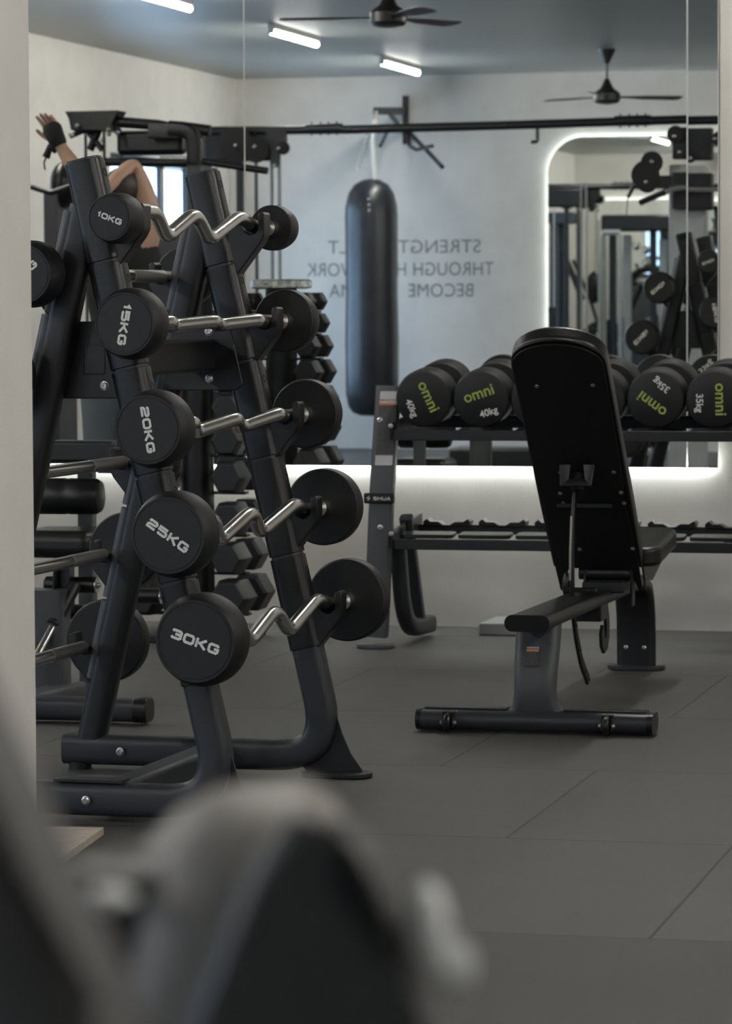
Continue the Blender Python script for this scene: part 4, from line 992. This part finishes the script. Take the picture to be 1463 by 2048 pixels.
for px_, py_ in ((1272, 492), (1291, 500), (1292, 526)): mbb.ball(M2(px_, py_, -.3), .05)
sub(mbb, 'knob', CHROME, mg)
# low bench and bag near the far wall
gb = thing('gym_mat_roll', 'dark padded bench corner on the floor beside the punching bag', 'bench', tuple(vat(905, 915, 24.6)[:2]) + (0,))
sub(MB().box((.45, 0, .10), (.9, .3, .16)), 'bench_pad', VINYL, gb, bevel=.03)
sub(MB().box((.15, 0, .025), (.06, .24, .05)).box((.75, 0, .025), (.06, .24, .05)), 'bench_foot', POWDER, gb)
gb.name = 'low_bench'

# =========================================================== foreground machine, far out of focus
YF = 1.05
fg = thing('exercise_machine', 'blurred dark machine close to the lens at the bottom of the photo', 'exercise machine', (at(600, 2000, YF).x, YF, 0))
O = fg.location
def FG(px, py, Y=YF): return at(px, py, Y) - O
def loft(outs, ys, name, m, par, **k):
    mb = MB(); n = 40; rs = []
    for (pts, y) in zip(outs, ys):
        P = [FG(a, b, y) for a, b in pts]; P = smooth(P, n); rs.append(P)
    mb.rings(rs); return sub(mb, name, m, par, **k)
def smooth(P, n):
    """closed catmull-rom resample"""
    m = len(P); out = []
    for k in range(n):
        t = k / n * m; i = int(t); f_ = t - i; p0, p1, p2, p3 = P[(i - 1) % m], P[i % m], P[(i + 1) % m], P[(i + 2) % m]
        out.append(.5 * ((2 * p1) + (p2 - p0) * f_ + (2 * p0 - 5 * p1 + 4 * p2 - p3) * f_ ** 2 + (3 * p1 - p0 - 3 * p2 + p3) * f_ ** 3))
    return out
arch = [(640, 1628), (700, 1650), (752, 1712), (795, 1820), (838, 1950), (880, 2090), (900, 2300), (620, 2350), (330, 2300), (360, 2090), (420, 1930), (475, 1790), (535, 1675), (585, 1630)]
def scl(pts, c, k): return [(c[0] + (a - c[0]) * k, c[1] + (b - c[1]) * k) for a, b in pts]
loft([scl(arch, (630, 2100), .88), scl(arch, (630, 2100), .90), scl(arch, (630, 2100), .96), scl(arch, (630, 2100), .99), arch, scl(arch, (630, 2100), .95)], [YF - .012, YF - .012, YF - .008, YF - .001, YF + .012, YF + .025], 'front_cover', FGREY, fg, sharp=60)
body_o = [(560, 1560), (630, 1566), (690, 1630), (735, 1740), (780, 1900), (840, 2250), (500, 2300), (160, 2250), (185, 2040), (215, 1880), (258, 1745), (328, 1645), (425, 1580)]
loft([scl(body_o, (500, 2150), k) for k in (.62, .74, .85, .93, .98, 1.0, .97)], [YF + .030, YF + .034, YF + .046, YF + .066, YF + .095, YF + .13, YF + .17], 'seat_shell', FBEIGE, fg, sharp=70)
slot = [(665, 1690), (700, 1700), (740, 1765), (765, 1840), (770, 1930), (735, 1880), (695, 1830), (665, 1780)]
loft([slot, slot], [YF - .0125, YF - .0150], 'recess', PLATEB, fg)
sub(MB().ball(FG(852, 1862, YF + .0), .0092, .8, 1, 1.7), 'knob', SATIN, fg)
sub(MB().lathe([(.007, -.003), (.009, 0), (.009, .004), (.005, .006)], FG(888, 1930, YF + .01), (.6, -1, .1), 20), 'bolt', SATIN, fg)
sub(MB().ball(FG(215, 1797, YF + .03), .0085, 1.15, 1, .45), 'cap', SATIN, fg)
sub(MB().box(FG(240, 1880, YF + .06), (.03, .03, .05)), 'cap_mount', FGREY, fg)
sub(MB().tube([FG(600, 2200, YF + .08), V((0, .10, .02))], .03).box((0, .1, .015), (.14, .4, .03)), 'pedestal', FGREY, fg)
fb = thing('machine_arm', 'blurred dark sloping arm in the lower left corner, close to the lens', 'machine arm', (at(40, 1900, YF).x, YF - .13, 0))
O = fb.location
a, b = at(-150, 1420, YF - .13) - O, at(130, 2040, YF - .13) - O; d = (b - a)
sub(MB().sweep([a - d * .6, a, b, b + d * .6], rrect(.045, .034, .008, 3), (0, 1, 0)), 'arm_tube', FGREY, fb, sharp=40)
a2, b2 = at(-30, 1640, YF - .154) - O, at(190, 2010, YF - .154) - O
sub(MB().sweep([a2 - (b2 - a2) * .4, b2], rrect(.002, .004, .0008, 2), (0, 1, 0)), 'arm_groove', PLATEB, fb)
sub(MB().sweep([b + d * .6, V(((b + d * .6).x, (b + d * .6).y, .0))], rrect(.05, .05, .008, 3), (0, 1, 0)), 'arm_post', FGREY, fb)
